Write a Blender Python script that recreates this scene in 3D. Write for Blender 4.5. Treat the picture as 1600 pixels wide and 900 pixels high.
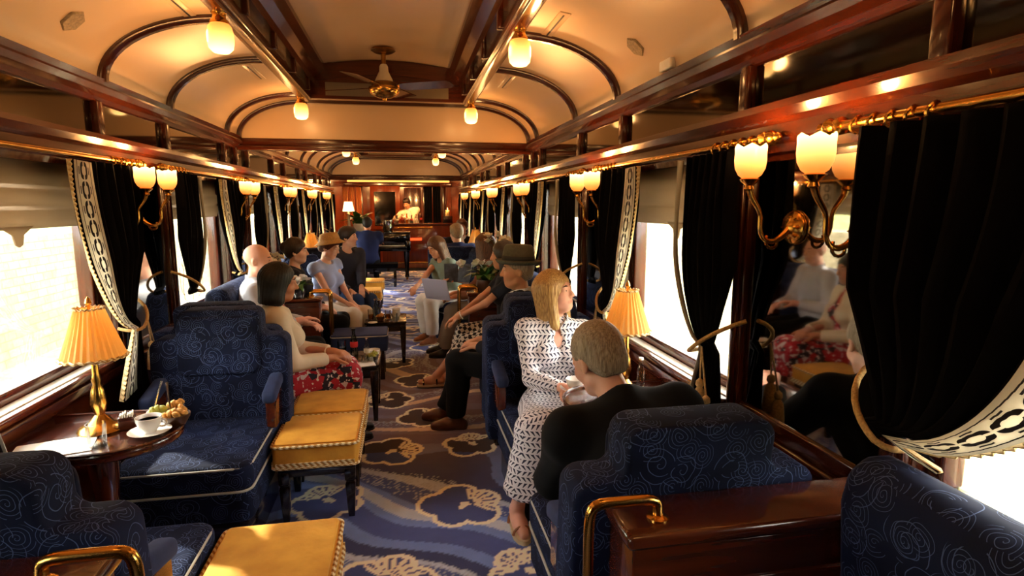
import bpy, bmesh, math, random
import numpy as np
from math import pi, sin, cos, radians as R
from mathutils import Vector, Matrix

for o in list(bpy.data.objects): bpy.data.objects.remove(o)
SC = bpy.context.scene
COL = SC.collection
random.seed(4); RNG = np.random.RandomState(4)

# ------------------------------------------------------------------ camera, world, sun, exposure
F = 900.0; VPX, VPY = 632, 316
YAW = math.atan((800 - VPX) / F); PIT = math.atan((450 - VPY) / math.hypot(F, 800 - VPX))
cd = bpy.data.cameras.new('camera'); cam = bpy.data.objects.new('camera', cd); COL.objects.link(cam)
cam.location = (0.10, 0, 1.55); cam.rotation_euler = (pi/2 - PIT, 0, -YAW)
cd.sensor_width = 36; cd.lens = 36 * F / 1600; cd.clip_start = .05; cd.clip_end = 300
SC.camera = cam
W = bpy.data.worlds.new('World'); SC.world = W; W.use_nodes = True
bg = W.node_tree.nodes['Background']; bg.inputs[0].default_value = (1, .955, .87, 1); bg.inputs[1].default_value = 14.0
sd = bpy.data.lights.new('sun', 'SUN'); sd.energy = 20; sd.angle = R(1.5); sd.color = (1, .93, .8)
so = bpy.data.objects.new('sun', sd); COL.objects.link(so)
so.rotation_euler = Vector((.7, -.55, -.75)).to_track_quat('-Z', 'Y').to_euler(); so.location = (-6, 3, 8)
SC.view_settings.view_transform = 'Standard'; SC.view_settings.look = 'None'
SC.view_settings.gamma = 1; SC.view_settings.use_curve_mapping = False
SC.view_settings.exposure = 0.45

# ------------------------------------------------------------------ materials
MATS = {}
def lin(r, g, b):
    f = lambda c: (c/255/12.92 if c/255 <= .04045 else ((c/255+.055)/1.055)**2.4)
    return (f(r), f(g), f(b), 1)
class NT:
    def __init__(s, name):
        m = bpy.data.materials.new(name); m.use_nodes = True; s.m = m; s.t = m.node_tree
        s.b = s.t.nodes['Principled BSDF']; MATS[name] = m
    def n(s, typ, **kw):
        nd = s.t.nodes.new(typ)
        for k, v in kw.items():
            if k.startswith('i_'):
                key = k[2:]; key = int(key) if key.isdigit() else key.replace('_', ' ')
                if isinstance(v, bpy.types.NodeSocket): s.t.links.new(v, nd.inputs[key])
                else: nd.inputs[key].default_value = v
            else: setattr(nd, k, v)
        return nd
    def ma(s, op, a, b=0.0, c=0.0):
        nd = s.t.nodes.new('ShaderNodeMath'); nd.operation = op
        for i, v in enumerate((a, b, c)):
            if isinstance(v, bpy.types.NodeSocket): s.t.links.new(v, nd.inputs[i])
            else: nd.inputs[i].default_value = v
        return nd.outputs[0]
    def mix(s, f, a, b):
        nd = s.t.nodes.new('ShaderNodeMix'); nd.data_type = 'RGBA'
        for i, v in ((0, f), (6, a), (7, b)):
            if isinstance(v, bpy.types.NodeSocket): s.t.links.new(v, nd.inputs[i])
            else: nd.inputs[i].default_value = v
        return nd.outputs[2]
    def ramp(s, f, stops, interp='LINEAR'):
        nd = s.t.nodes.new('ShaderNodeValToRGB'); nd.color_ramp.interpolation = interp
        e = nd.color_ramp.elements
        while len(e) < len(stops): e.new(.5)
        for el, (p, c) in zip(e, stops): el.position = p; el.color = c
        s.t.links.new(f, nd.inputs[0]); return nd.outputs[0]
    def coord(s, kind='Object', scale=(1, 1, 1), rot=(0, 0, 0), loc=(0, 0, 0)):
        c = s.n('ShaderNodeTexCoord'); mp = s.n('ShaderNodeMapping')
        mp.inputs['Scale'].default_value = scale; mp.inputs['Rotation'].default_value = rot; mp.inputs['Location'].default_value = loc
        s.t.links.new(c.outputs[kind], mp.inputs[0]); return mp.outputs[0]
    def link(s, a, b): s.t.links.new(a, b)
    def set(s, col=None, rough=None, metal=None, **kw):
        b = s.b
        def put(k, v):
            if isinstance(v, bpy.types.NodeSocket): s.t.links.new(v, b.inputs[k])
            else: b.inputs[k].default_value = v
        if col is not None: put('Base Color', col)
        if rough is not None: put('Roughness', rough)
        if metal is not None: put('Metallic', metal)
        for k, v in kw.items(): put(k.replace('_', ' '), v)
        return s
    def bump(s, h, st=.3, dist=.01):
        nd = s.n('ShaderNodeBump'); nd.inputs['Strength'].default_value = st; nd.inputs['Distance'].default_value = dist
        s.t.links.new(h, nd.inputs['Height']); s.t.links.new(nd.outputs[0], s.b.inputs['Normal']); return s
def noise(t, vec, scale, detail=2, rough=.5):
    nd = t.n('ShaderNodeTexNoise'); nd.inputs['Scale'].default_value = scale; nd.inputs['Detail'].default_value = detail
    nd.inputs['Roughness'].default_value = rough; t.link(vec, nd.inputs['Vector']); return nd.outputs[0]
def simple(name, col, rough=.5, metal=0, nz=0, nscale=30, bump=0, coord='Object', **kw):
    t = NT(name); c = col
    if nz or bump:
        v = t.coord(coord); f = noise(t, v, nscale, 3)
        if nz:
            d = tuple(x*(1-nz) for x in col[:3])+(1,); l = tuple(min(1, x*(1+nz)) for x in col[:3])+(1,)
            c = t.ramp(f, [(.3, d), (.7, l)])
        if bump: t.bump(f, bump, .004)
    t.set(c, rough, metal, **kw); return t
def wood(name, dark, light, rough=.22, ax=1, coat=.6):
    t = NT(name); sc = [14, 14, 14]; sc[ax] = .9
    v = t.coord('Object', tuple(sc)); f = noise(t, v, 2.2, 6, .62)
    v2 = t.coord('Object', (1.2, 1.2, 1.2)); g = noise(t, v2, 1.7, 2)
    k = t.ma('MULTIPLY_ADD', g, .5, t.ma('MULTIPLY', f, .6))
    t.set(t.ramp(k, [(.3, dark), (.75, light)]), rough, Coat_Weight=coat, Coat_Roughness=.08)
    return t
wood('mahogany', lin(30, 11, 6), lin(100, 40, 17), ax=1)
wood('mahogany_z', lin(28, 10, 6), lin(88, 35, 15), ax=2)
wood('mahogany_x', lin(30, 11, 6), lin(92, 37, 16), ax=0)
wood('rib_wood', lin(26, 10, 6), lin(66, 28, 14), ax=2)
wood('ebony', lin(12, 8, 7), lin(34, 20, 16), rough=.25, ax=2)
wood('bar_wood', lin(90, 32, 12), lin(150, 62, 24), ax=2)
simple('brass', lin(214, 160, 78), .22, 1, nz=.12, nscale=9)
simple('brass_old', lin(150, 112, 58), .3, 1, nz=.25, nscale=20)
simple('silver', lin(210, 208, 204), .15, 1)
simple('cream_ceiling', lin(216, 186, 148), .33, nz=.05, nscale=1.5, Coat_Weight=.35, Coat_Roughness=.22)
simple('pane_grey', lin(120, 108, 90), .12, Coat_Weight=.5)
simple('mirror', (.42, .40, .37, 1), .035, 1)
simple('mirror_dark', (.20, .18, .155, 1), .06, 1)
simple('black_velvet', lin(11, 10, 13), 1.0, nz=.2, nscale=60, Specular_IOR_Level=.05)
simple('navy_plain', lin(24, 36, 70), .85, nz=.2, nscale=20, Sheen_Weight=.25, Sheen_Tint=lin(70, 100, 165))
simple('piping', lin(176, 172, 160), .8)
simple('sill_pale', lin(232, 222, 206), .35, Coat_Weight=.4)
simple('fringe', lin(206, 178, 128), .9, nz=.25, nscale=120)
simple('rope', lin(190, 150, 92), .8, nz=.3, nscale=160, bump=.6)
simple('porcelain', lin(238, 234, 226), .15, Coat_Weight=.6)
simple('linen', lin(236, 232, 224), .9, nz=.03, nscale=80)
simple('black_lacquer', lin(9, 8, 9), .1, Coat_Weight=.8)
simple('black_plastic', lin(14, 14, 15), .35)
simple('ivory', lin(225, 218, 200), .3)
simple('leaf', lin(62, 104, 40), .4, nz=.35, nscale=14)
simple('leaf_dark', lin(34, 62, 28), .4, nz=.35, nscale=14)
simple('petal', lin(232, 226, 214), .7, nz=.05, nscale=60, Subsurface_Weight=.15)
simple('petal_warm', lin(206, 194, 166), .7, nz=.1, nscale=60)
simple('moss', lin(70, 74, 40), .9, nz=.5, nscale=60)
def stonework():
    t = NT('stone_wall'); v = t.coord('UV'); b = t.n('ShaderNodeTexBrick'); t.link(v, b.inputs['Vector']); b.inputs['Scale'].default_value = 1.6; b.inputs['Mortar Size'].default_value = .018; b.inputs['Bias'].default_value = .1
    b.inputs['Color1'].default_value = lin(168, 158, 128); b.inputs['Color2'].default_value = lin(186, 176, 146); b.inputs['Mortar'].default_value = lin(150, 140, 112)
    f = noise(t, v, 4, 4); mx = t.n('ShaderNodeMix', data_type='RGBA', blend_type='MULTIPLY'); mx.inputs[0].default_value = .5; t.link(b.outputs[0], mx.inputs[6]); t.link(t.ramp(f, [(.3, (.6, .6, .6, 1)), (.7, (1.2, 1.2, 1.2, 1))]), mx.inputs[7]); t.set(mx.outputs[2], .9); t.bump(b.outputs['Fac'], -.5, .03)
stonework()
simple('ballast', lin(172, 160, 126), .95, nz=.3, nscale=9)
simple('grass_bank', lin(150, 152, 90), .95, nz=.35, nscale=3)
simple('rail_steel', lin(150, 140, 128), .4, .8)
simple('sleeper', lin(150, 135, 115), .9, nz=.2, nscale=10)
simple('snack', lin(196, 140, 62), .7, nz=.4, nscale=60)
simple('snack_green', lin(150, 150, 50), .6, nz=.3, nscale=50)
simple('dark_dish', lin(70, 40, 22), .3)
simple('red_label', lin(196, 34, 26), .5)
simple('laptop_grey', lin(196, 204, 232), .4)
simple('book_cover', lin(52, 60, 66), .6, nz=.6, nscale=22)
simple('paper', lin(225, 220, 208), .8)
simple('shoe_brown', lin(92, 46, 22), .3, nz=.3, nscale=12, Coat_Weight=.4)
simple('shoe_black', lin(16, 14, 14), .4)
simple('tan_leather', lin(150, 92, 50), .5, nz=.15, nscale=30)
simple('sole', lin(206, 186, 152), .8)
simple('hat_grey', lin(92, 92, 80), .9, nz=.12, nscale=60)
simple('hat_band', lin(48, 48, 44), .8)
simple('straw', lin(190, 150, 92), .8, nz=.2, nscale=90, bump=.5)
simple('eye_white', lin(225, 218, 212), .2)
simple('iris', lin(52, 38, 28), .15)
simple('brow', lin(64, 44, 30), .9)
simple('candle_wax', lin(250, 225, 160), .6)
simple('metal_grille', lin(150, 132, 104), .5, .3, nz=.3, nscale=90)
# cloths
def cloth(name, col, nz=.08, rough=.9, sheen=.02):
    t = simple(name, col, rough, nz=nz, nscale=8, Sheen_Weight=sheen, Specular_IOR_Level=.2); return t
for nme, c in dict(jacket_black=(11, 11, 13), shirt_white=(222, 222, 226), shirt_blue=(160, 174, 214), shirt_grey=(192, 192, 198),
                   trousers_cream=(214, 204, 188), trousers_grey=(128, 116, 100), trousers_black=(10, 10, 11), sweater_slate=(52, 54, 66),
                   jacket_navy=(30, 40, 78), jacket_cream=(214, 196, 166), jeans=(52, 72, 110), top_dark=(30, 30, 34),
                   bar_jacket=(238, 226, 204), top_rust=(128, 84, 58), green_dress=(116, 128, 112)).items(): cloth(nme, lin(*c))
def skin(name, col):
    t = NT(name); a = t.n('ShaderNodeAttribute'); a.attribute_name = 'tint'
    v = t.coord('Object'); f = noise(t, v, 18, 3)
    base = t.ramp(f, [(.3, tuple(x*.92 for x in col[:3])+(1,)), (.75, tuple(min(1, x*1.06) for x in col[:3])+(1,))])
    t.set(t.mix(a.outputs['Fac'], base, (col[0]*.62, col[1]*.30, col[2]*.28, 1)), .5, Subsurface_Weight=.12, Subsurface_Radius=(.02, .008, .004), Subsurface_Scale=.3)
skin('skin_fair', lin(222, 172, 146)); skin('skin_tan', lin(190, 130, 96)); skin('skin_pink', lin(226, 168, 144)); skin('skin_warm', lin(206, 148, 112))
def hairmat(name, dk, lt, rough=.42):
    t = NT(name); v = t.coord('Object', (150, 150, 11)); f = noise(t, v, 1.5, 3, .55)
    t.set(t.ramp(f, [(.3, dk), (.72, lt)]), rough, Sheen_Weight=.05); t.bump(f, .4, .004)
hairmat('hair_blonde', lin(128, 84, 40), lin(222, 180, 112)); hairmat('hair_black', lin(6, 5, 6), lin(17, 13, 12), .6); hairmat('hair_dark', lin(20, 13, 10), lin(50, 32, 22))
hairmat('hair_brown', lin(48, 28, 16), lin(124, 80, 48)); hairmat('hair_grey', lin(112, 96, 80), lin(190, 172, 150), .6); hairmat('hair_red', lin(60, 26, 14), lin(112, 56, 32))
def upholstery():
    t = NT('navy_swirl')
    v = t.coord('UV', (1, 1, 1)); nz = t.n('ShaderNodeTexNoise'); nz.inputs['Scale'].default_value = 9; t.link(v, nz.inputs['Vector'])
    dv = t.n('ShaderNodeVectorMath', operation='SCALE'); t.link(nz.outputs['Color'], dv.inputs[0]); dv.inputs['Scale'].default_value = .035
    va = t.n('ShaderNodeVectorMath', operation='ADD'); t.link(v, va.inputs[0]); t.link(dv.outputs[0], va.inputs[1])
    lines = None
    for sc, turns, w, off in ((13.0, 42, .20, (0, 0, 0)), (8.0, 30, .14, (3.3, 7.1, 0))):
        vo = t.n('ShaderNodeTexVoronoi', voronoi_dimensions='2D', feature='F1'); vo.inputs['Scale'].default_value = sc; vo.inputs['Randomness'].default_value = .8
        ad = t.n('ShaderNodeVectorMath', operation='ADD'); t.link(va.outputs[0], ad.inputs[0]); ad.inputs[1].default_value = off
        t.link(ad.outputs[0], vo.inputs['Vector'])
        sb = t.n('ShaderNodeVectorMath', operation='SUBTRACT'); t.link(ad.outputs[0], sb.inputs[0]); t.link(vo.outputs['Position'], sb.inputs[1])
        sp = t.n('ShaderNodeSeparateXYZ'); t.link(sb.outputs[0], sp.inputs[0])
        an = t.ma('ARCTAN2', sp.outputs[0], sp.outputs[1]); rr = t.ma('MULTIPLY', vo.outputs['Distance'], turns*.62)
        s1 = t.ma('ABSOLUTE', t.ma('SINE', t.ma('MULTIPLY_ADD', an, .5, rr)))
        l = t.ma('LESS_THAN', s1, w)
        l = t.ma('MULTIPLY', l, t.ma('LESS_THAN', vo.outputs['Distance'], .47))
        lines = l if lines is None else t.ma('MAXIMUM', lines, l)
    br = noise(t, v, 14, 2); lines = t.ma('MULTIPLY', lines, t.ma('GREATER_THAN', br, .40))
    pat = noise(t, v, 5, 2)
    base = t.ramp(pat, [(.3, lin(8, 12, 29)), (.7, lin(18, 27, 56))])
    t.set(t.mix(t.ma('MULTIPLY', lines, .68), base, lin(86, 102, 142)), .8, Sheen_Weight=.10, Sheen_Tint=lin(60, 95, 170), Sheen_Roughness=.35, Specular_IOR_Level=.15)
    t.bump(t.ma('MULTIPLY', lines, -1), .4, .004)
upholstery()
def mustard():
    t = NT('mustard'); v = t.coord('Object'); f = noise(t, v, 7, 3); g = noise(t, v, 60, 2)
    t.set(t.ramp(f, [(.3, lin(204, 138, 32)), (.7, lin(240, 176, 60))]), .75, Sheen_Weight=.25, Sheen_Tint=lin(255, 220, 140)); t.bump(t.ma('MULTIPLY_ADD', g, .3, f), .35, .012)
    t = NT('braid'); v = t.coord('UV', (1, 1, 1)); w = t.n('ShaderNodeTexWave', wave_type='BANDS', bands_direction='DIAGONAL'); w.inputs['Scale'].default_value = 22; t.link(v, w.inputs['Vector'])
    t.set(t.ramp(w.outputs['Fac'], [(.3, lin(170, 120, 50)), (.65, lin(232, 214, 170))]), .8); t.bump(w.outputs['Fac'], .6, .004)
mustard()
def lace():
    t = NT('lace'); c = t.n('ShaderNodeTexCoord'); sp = t.n('ShaderNodeSeparateXYZ'); t.link(c.outputs['UV'], sp.inputs[0])
    u, v = sp.outputs[0], sp.outputs[1]
    per = .080
    vm = t.ma('SUBTRACT', t.ma('FRACT', t.ma('DIVIDE', v, per)), .5)
    ux = t.ma('SUBTRACT', u, .52)
    # rounded link: super-ellipse ring
    a = t.ma('POWER', t.ma('ABSOLUTE', t.ma('DIVIDE', ux, .20)), 3); b = t.ma('POWER', t.ma('ABSOLUTE', t.ma('DIVIDE', vm, .46)), 3)
    q = t.ma('ADD', a, b)
    ring = t.ma('MULTIPLY', t.ma('LESS_THAN', q, 1.0), t.ma('GREATER_THAN', q, .14))
    ring = t.ma('MULTIPLY', ring, t.ma('GREATER_THAN', t.ma('ABSOLUTE', ux), .035))
    dots = t.ma('MULTIPLY', t.ma('LESS_THAN', t.ma('ABSOLUTE', t.ma('SUBTRACT', t.ma('ABSOLUTE', ux), .27)), .022), t.ma('LESS_THAN', t.ma('ABSOLUTE', vm), .2))
    ln = t.ma('LESS_THAN', t.ma('ABSOLUTE', t.ma('SUBTRACT', t.ma('ABSOLUTE', ux), .37)), .016)
    m = t.ma('MAXIMUM', ring, t.ma('MAXIMUM', dots, ln))
    t.set(t.mix(m, lin(236, 231, 222), lin(52, 50, 58)), .9)
    # a little light comes through the braid
    tr = t.n('ShaderNodeBsdfTranslucent'); t.link(t.mix(m, lin(232, 226, 214), lin(40, 38, 42)), tr.inputs[0]); ms = t.n('ShaderNodeMixShader'); ms.inputs[0].default_value = .6
    out = t.t.nodes['Material Output']; t.link(t.b.outputs[0], ms.inputs[1]); t.link(tr.outputs[0], ms.inputs[2]); t.link(ms.outputs[0], out.inputs[0])
lace()
def translucent(name, col, tcol, fac, rough=.9, stripe=False):
    t = NT(name); t.set(col, rough)
    tr = t.n('ShaderNodeBsdfTranslucent'); tr.inputs[0].default_value = tcol; ms = t.n('ShaderNodeMixShader'); ms.inputs[0].default_value = fac
    out = t.t.nodes['Material Output']; t.link(t.b.outputs[0], ms.inputs[1]); t.link(tr.outputs[0], ms.inputs[2]); t.link(ms.outputs[0], out.inputs[0]); return t
translucent('shade_silk', lin(240, 204, 138), lin(255, 226, 164), .6)
translucent('blind', lin(168, 150, 128), lin(196, 178, 154), .26)
translucent('sheer', lin(226, 170, 120), lin(255, 200, 140), .4)
def glass(name, tint=(1, 1, 1, 1), gl=1.0, base=.03):
    t = NT(name); t.t.nodes.remove(t.b)
    tr = t.n('ShaderNodeBsdfTransparent'); tr.inputs[0].default_value = tint
    g = t.n('ShaderNodeBsdfGlossy'); g.inputs['Roughness'].default_value = .02
    fr = t.n('ShaderNodeFresnel'); fr.inputs[0].default_value = 1.45
    f = t.ma('MULTIPLY_ADD', fr.outputs[0], gl, base)
    ms = t.n('ShaderNodeMixShader'); t.link(f, ms.inputs[0]); t.link(tr.outputs[0], ms.inputs[1]); t.link(g.outputs[0], ms.inputs[2])
    t.link(ms.outputs[0], t.t.nodes['Material Output'].inputs[0])
glass('window_glass', (.97, .98, .97, 1), .6, 0); glass('clear_glass', (.95, .96, .95, 1), .7, .02); glass('bottle_glass', (.55, .62, .58, 1), 1, .08); glass('amber_glass', (.75, .42, .08, 1), 1, .05)
def lampglass(name, z0, z1, lo, hi, slo, shi):
    t = NT(name); c = t.coord('Object'); sp = t.n('ShaderNodeSeparateXYZ'); t.link(c, sp.inputs[0])
    f = t.n('ShaderNodeMapRange'); f.inputs[1].default_value = z0; f.inputs[2].default_value = z1; t.link(sp.outputs[2], f.inputs[0])
    g = t.ma('POWER', f.outputs[0], 1.5)
    t.set(lin(240, 190, 120), .3, Emission_Color=t.mix(g, lo, hi), Emission_Strength=t.ma('MULTIPLY_ADD', g, shi - slo, slo))
lampglass('tulip_glass', 0, .10, (1, .25, .03, 1), (1, .58, .19, 1), .75, 4.2)
lampglass('ceiling_glass', .13, 0, (1, .32, .045, 1), (1, .60, .20, 1), .9, 4.5)
def emis(name, col, st):
    t = NT(name); t.set(col, .5, Emission_Color=col, Emission_Strength=st)
emis('cove_glow', (1, .42, .08, 1), 1.6); emis('red_glow', (1, .1, .02, 1), 1.1); emis('flame', (1, .55, .15, 1), 5); emis('lamp_glow', (1, .72, .36, 1), 2.2)
def patterns():
    # navy wedges on white shirt-dress
    t = NT('wedge_print'); c = t.n('ShaderNodeTexCoord'); sp = t.n('ShaderNodeSeparateXYZ'); t.link(c.outputs['UV'], sp.inputs[0])
    v = t.ma('DIVIDE', sp.outputs[1], .027); row = t.ma('FLOOR', v)
    sg = t.ma('SUBTRACT', t.ma('MULTIPLY', t.ma('MODULO', t.ma('ABSOLUTE', row), 2.0), 2), 1)
    u = t.ma('DIVIDE', sp.outputs[0], .022)
    fv = t.ma('SUBTRACT', t.ma('FRACT', v), .5)
    fu = t.ma('SUBTRACT', t.ma('FRACT', t.ma('ADD', u, t.ma('MULTIPLY', t.ma('MULTIPLY', fv, sg), .9))), .5)
    wdt = t.ma('MULTIPLY_ADD', fv, .34, .20)
    m = t.ma('MULTIPLY', t.ma('LESS_THAN', t.ma('ABSOLUTE', fu), wdt), t.ma('LESS_THAN', t.ma('ABSOLUTE', fv), .37))
    t.set(t.mix(m, lin(226, 222, 226), lin(36, 38, 66)), .85, Sheen_Weight=.1)
    # red floral dress
    t = NT('floral_print'); v = t.coord('UV'); nz = noise(t, v, 34, 2)
    vo = t.n('ShaderNodeTexVoronoi', voronoi_dimensions='2D'); vo.inputs['Scale'].default_value = 26; t.link(v, vo.inputs['Vector'])
    sp = t.n('ShaderNodeSeparateColor'); t.link(vo.outputs['Color'], sp.inputs[0])
    base = t.ramp(sp.outputs[0], [(0, lin(176, 26, 40)), (.42, lin(196, 44, 56)), (.5, lin(30, 26, 40)), (.72, lin(214, 200, 194)), (.85, lin(160, 20, 34))], 'CONSTANT')
    t.set(t.mix(t.ma('GREATER_THAN', nz, .60), base, lin(226, 212, 202)), .85)
    # black/white chevron trousers
    t = NT('check_print'); v = t.coord('UV', (34, 34, 34), (0, 0, .6)); ck = t.n('ShaderNodeTexChecker'); ck.inputs['Scale'].default_value = 1; t.link(v, ck.inputs['Vector'])
    ck.inputs[1].default_value = lin(212, 204, 188); ck.inputs[2].default_value = lin(22, 20, 22); t.set(ck.outputs[0], .85)
patterns()
def carpet_mat():
    t = NT('carpet'); a = t.n('ShaderNodeAttribute'); a.attribute_name = 'pat'
    v = t.coord('Object'); f = noise(t, v, 260, 2); g = noise(t, v, 9, 3)
    k = t.ma('MULTIPLY_ADD', f, .6, t.ma('MULTIPLY_ADD', g, .6, 1.1))
    mx = t.n('ShaderNodeMix', data_type='RGBA', blend_type='MULTIPLY'); mx.inputs[0].default_value = 1
    t.link(a.outputs['Color'], mx.inputs[6]); cb = t.n('ShaderNodeCombineColor')
    for i in range(3): t.link(k, cb.inputs[i])
    t.link(cb.outputs[0], mx.inputs[7]); t.set(mx.outputs[2], .95, Sheen_Weight=.1); t.bump(f, .3, .004)
carpet_mat()

# ------------------------------------------------------------------ object helpers
def tag(o, label=None, cat=None, group=None, kind=None):
    if label: o['label'] = label
    if cat: o['category'] = cat
    if group: o['group'] = group
    if kind: o['kind'] = kind
    return o
def empty(name, loc=(0, 0, 0), rz=0, label=None, cat=None, group=None, kind=None, parent=None):
    o = bpy.data.objects.new(name, None); COL.objects.link(o); o.location = loc; o.rotation_euler = (0, 0, rz); o.empty_display_size = .05
    if parent: o.parent = parent
    return tag(o, label, cat, group, kind)
def box_uv(me):
    n = len(me.polygons); L = len(me.loops)
    if not n: return
    co = np.empty(len(me.vertices)*3, np.float32); me.vertices.foreach_get('co', co); co = co.reshape(-1, 3)
    nr = np.empty(n*3, np.float32); me.polygons.foreach_get('normal', nr); nr = np.abs(nr.reshape(-1, 3))
    tot = np.empty(n, np.int32); me.polygons.foreach_get('loop_total', tot)
    vi = np.empty(L, np.int32); me.loops.foreach_get('vertex_index', vi)
    ax = np.repeat(np.argmax(nr, 1), tot); p = co[vi]
    uv = np.where((ax == 0)[:, None], p[:, [1, 2]], np.where((ax == 1)[:, None], p[:, [0, 2]], p[:, [0, 1]]))
    l = me.uv_layers.new(name='UVMap'); l.data.foreach_set('uv', uv.astype(np.float32).ravel())
class MB:
    def __init__(s): s.v = []; s.f = []; s.uv = None
    def add(s, v, f):
        n = len(s.v); s.v += [tuple(p) for p in v]; s.f += [tuple(i+n for i in q) for q in f]; return s
    def box(s, x0, x1, y0, y1, z0, z1):
        return s.add([(x0, y0, z0), (x1, y0, z0), (x1, y1, z0), (x0, y1, z0), (x0, y0, z1), (x1, y0, z1), (x1, y1, z1), (x0, y1, z1)],
                     [(0, 3, 2, 1), (4, 5, 6, 7), (0, 1, 5, 4), (1, 2, 6, 5), (2, 3, 7, 6), (3, 0, 4, 7)])
    def rings(s, rings, closed=True, caps=True, loop=False):
        m = len(rings[0]); n = len(rings); v = [p for r_ in rings for p in r_]; f = []
        for i in range(n if loop else n-1):
            a = i*m; b = ((i+1) % n)*m
            for j in range(m if closed else m-1):
                k = (j+1) % m; f.append((a+j, a+k, b+k, b+j))
        if caps and closed and not loop: f.append(tuple(range(m-1, -1, -1))); f.append(tuple((n-1)*m+j for j in range(m)))
        return s.add(v, f)
    def lathe(s, prof, seg=20, c=(0, 0, 0), caps=True):
        return s.rings([[(c[0]+r_*cos(2*pi*j/seg), c[1]+r_*sin(2*pi*j/seg), c[2]+z) for j in range(seg)] for r_, z in prof], caps=caps)
    def tube(s, pts, r_, seg=8, loop=False, caps=True):
        P = [Vector(p) for p in pts]; n = len(P); rr = r_ if isinstance(r_, (list, tuple)) else [r_]*n
        T = []
        for i in range(n):
            a = P[(i-1) % n] if (loop or i > 0) else P[i]; b = P[(i+1) % n] if (loop or i < n-1) else P[i]
            d = (b-a); T.append(d.normalized() if d.length > 1e-9 else Vector((0, 0, 1)))
        up = Vector((0, 0, 1)) if abs(T[0].z) < .9 else Vector((1, 0, 0)); u = (up - T[0]*up.dot(T[0])).normalized(); out = []
        for i in range(n):
            u = (u - T[i]*u.dot(T[i])); u = u.normalized() if u.length > 1e-6 else T[i].orthogonal().normalized(); w = T[i].cross(u)
            out.append([tuple(P[i]+(u*cos(2*pi*j/seg)+w*sin(2*pi*j/seg))*rr[i]) for j in range(seg)])
        return s.rings(out, loop=loop, caps=caps)
    def extrude(s, poly, a0, a1, axis=1):
        def pt(p, a): return (p[0], a, p[1]) if axis == 1 else ((a, p[0], p[1]) if axis == 0 else (p[0], p[1], a))
        return s.rings([[pt(p, a0) for p in poly], [pt(p, a1) for p in poly]])
    def build(s, name, mat, parent=None, bevel=0, seg=2, smooth=True, loc=None, sub=0, ang=50):
        me = bpy.data.meshes.new(name); me.from_pydata(s.v, [], s.f); bm = bmesh.new(); bm.from_mesh(me)
        bmesh.ops.recalc_face_normals(bm, faces=bm.faces)
        if bevel:
            ed = [e for e in bm.edges if len(e.link_faces) == 2 and e.calc_face_angle(0) > R(28)]
            bmesh.ops.bevel(bm, geom=ed, offset=bevel, segments=seg, profile=.5, affect='EDGES', clamp_overlap=True)
        bm.to_mesh(me); bm.free(); me.validate()
        return obj(name, me, mat, parent, smooth, loc, ang)
def obj(name, me, mat, parent=None, smooth=True, loc=None, ang=50):
    me.name = name
    if not me.uv_layers: box_uv(me)
    if mat: me.materials.append(MATS[mat] if isinstance(mat, str) else mat)
    if smooth:
        me.polygons.foreach_set('use_smooth', [True]*len(me.polygons))
        try: me.set_sharp_from_angle(angle=R(ang))
        except Exception: pass
    o = bpy.data.objects.new(name, me); COL.objects.link(o)
    if parent: o.parent = parent
    if loc: o.location = loc
    return o
def copy_tree(o, parent=None, loc=None, rz=None):
    c = o.copy(); COL.objects.link(c); c.parent = parent
    if loc is not None: c.location = loc
    if rz is not None: c.rotation_euler = (0, 0, rz)
    for ch in list(o.children):
        copy_tree(ch, c)
    return c
def bez(p0, p1, p2, p3, n=12):
    out = []
    for i in range(n+1):
        t = i/n; out.append(tuple((1-t)**3*a+3*(1-t)**2*t*b+3*(1-t)*t*t*c+t**3*d for a, b, c, d in zip(p0, p1, p2, p3)))
    return out
def rrect(w, h, r_, n=4, cx=0, cy=0):
    o = []
    for sx, sy, a0 in ((1, 1, 0), (-1, 1, 90), (-1, -1, 180), (1, -1, 270)):
        for i in range(n+1):
            a = R(a0+90*i/n); o.append((cx+sx*(w/2-r_)+r_*cos(a), cy+sy*(h/2-r_)+r_*sin(a)))
    return o
def plight(name, loc, power, col=(1, .58, .24), rad=.03, parent=None):
    l = bpy.data.lights.new(name, 'POINT'); l.energy = power; l.color = col; l.shadow_soft_size = rad
    o = bpy.data.objects.new(name, l); COL.objects.link(o); o.location = loc
    if parent: o.parent = parent
    return o
# ================================================================== THE SETTING
WX = 1.335; Y0, Y1 = -2.4, 15.7
WINS = [(-1.90, -.74), (.03, 1.16), (1.96, 3.12), (3.92, 5.05), (5.75, 6.85), (7.5, 8.5), (9.1, 10.05), (10.7, 11.6)]
PIERS = [(-2.4, -1.90), (-.74, .03), (1.16, 1.96), (3.12, 3.92), (5.05, 5.75), (6.85, 7.5), (8.5, 9.1), (10.05, 10.7), (11.6, 12.0)]
SILL, HEAD = .80, 1.72
def grid(x0, x1, y0, y1, st):
    nx = max(1, int(round((x1-x0)/st))); ny = max(1, int(round((y1-y0)/st)))
    xs = np.linspace(x0, x1, nx+1); ys = np.linspace(y0, y1, ny+1); X, Y = np.meshgrid(xs, ys)
    v = np.stack([X.ravel(), Y.ravel(), np.zeros(X.size)], 1)
    i = np.arange(ny)[:, None]*(nx+1)+np.arange(nx)[None]; f = np.stack([i, i+1, i+nx+2, i+nx+1], -1).reshape(-1, 4)
    return v, f
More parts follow.
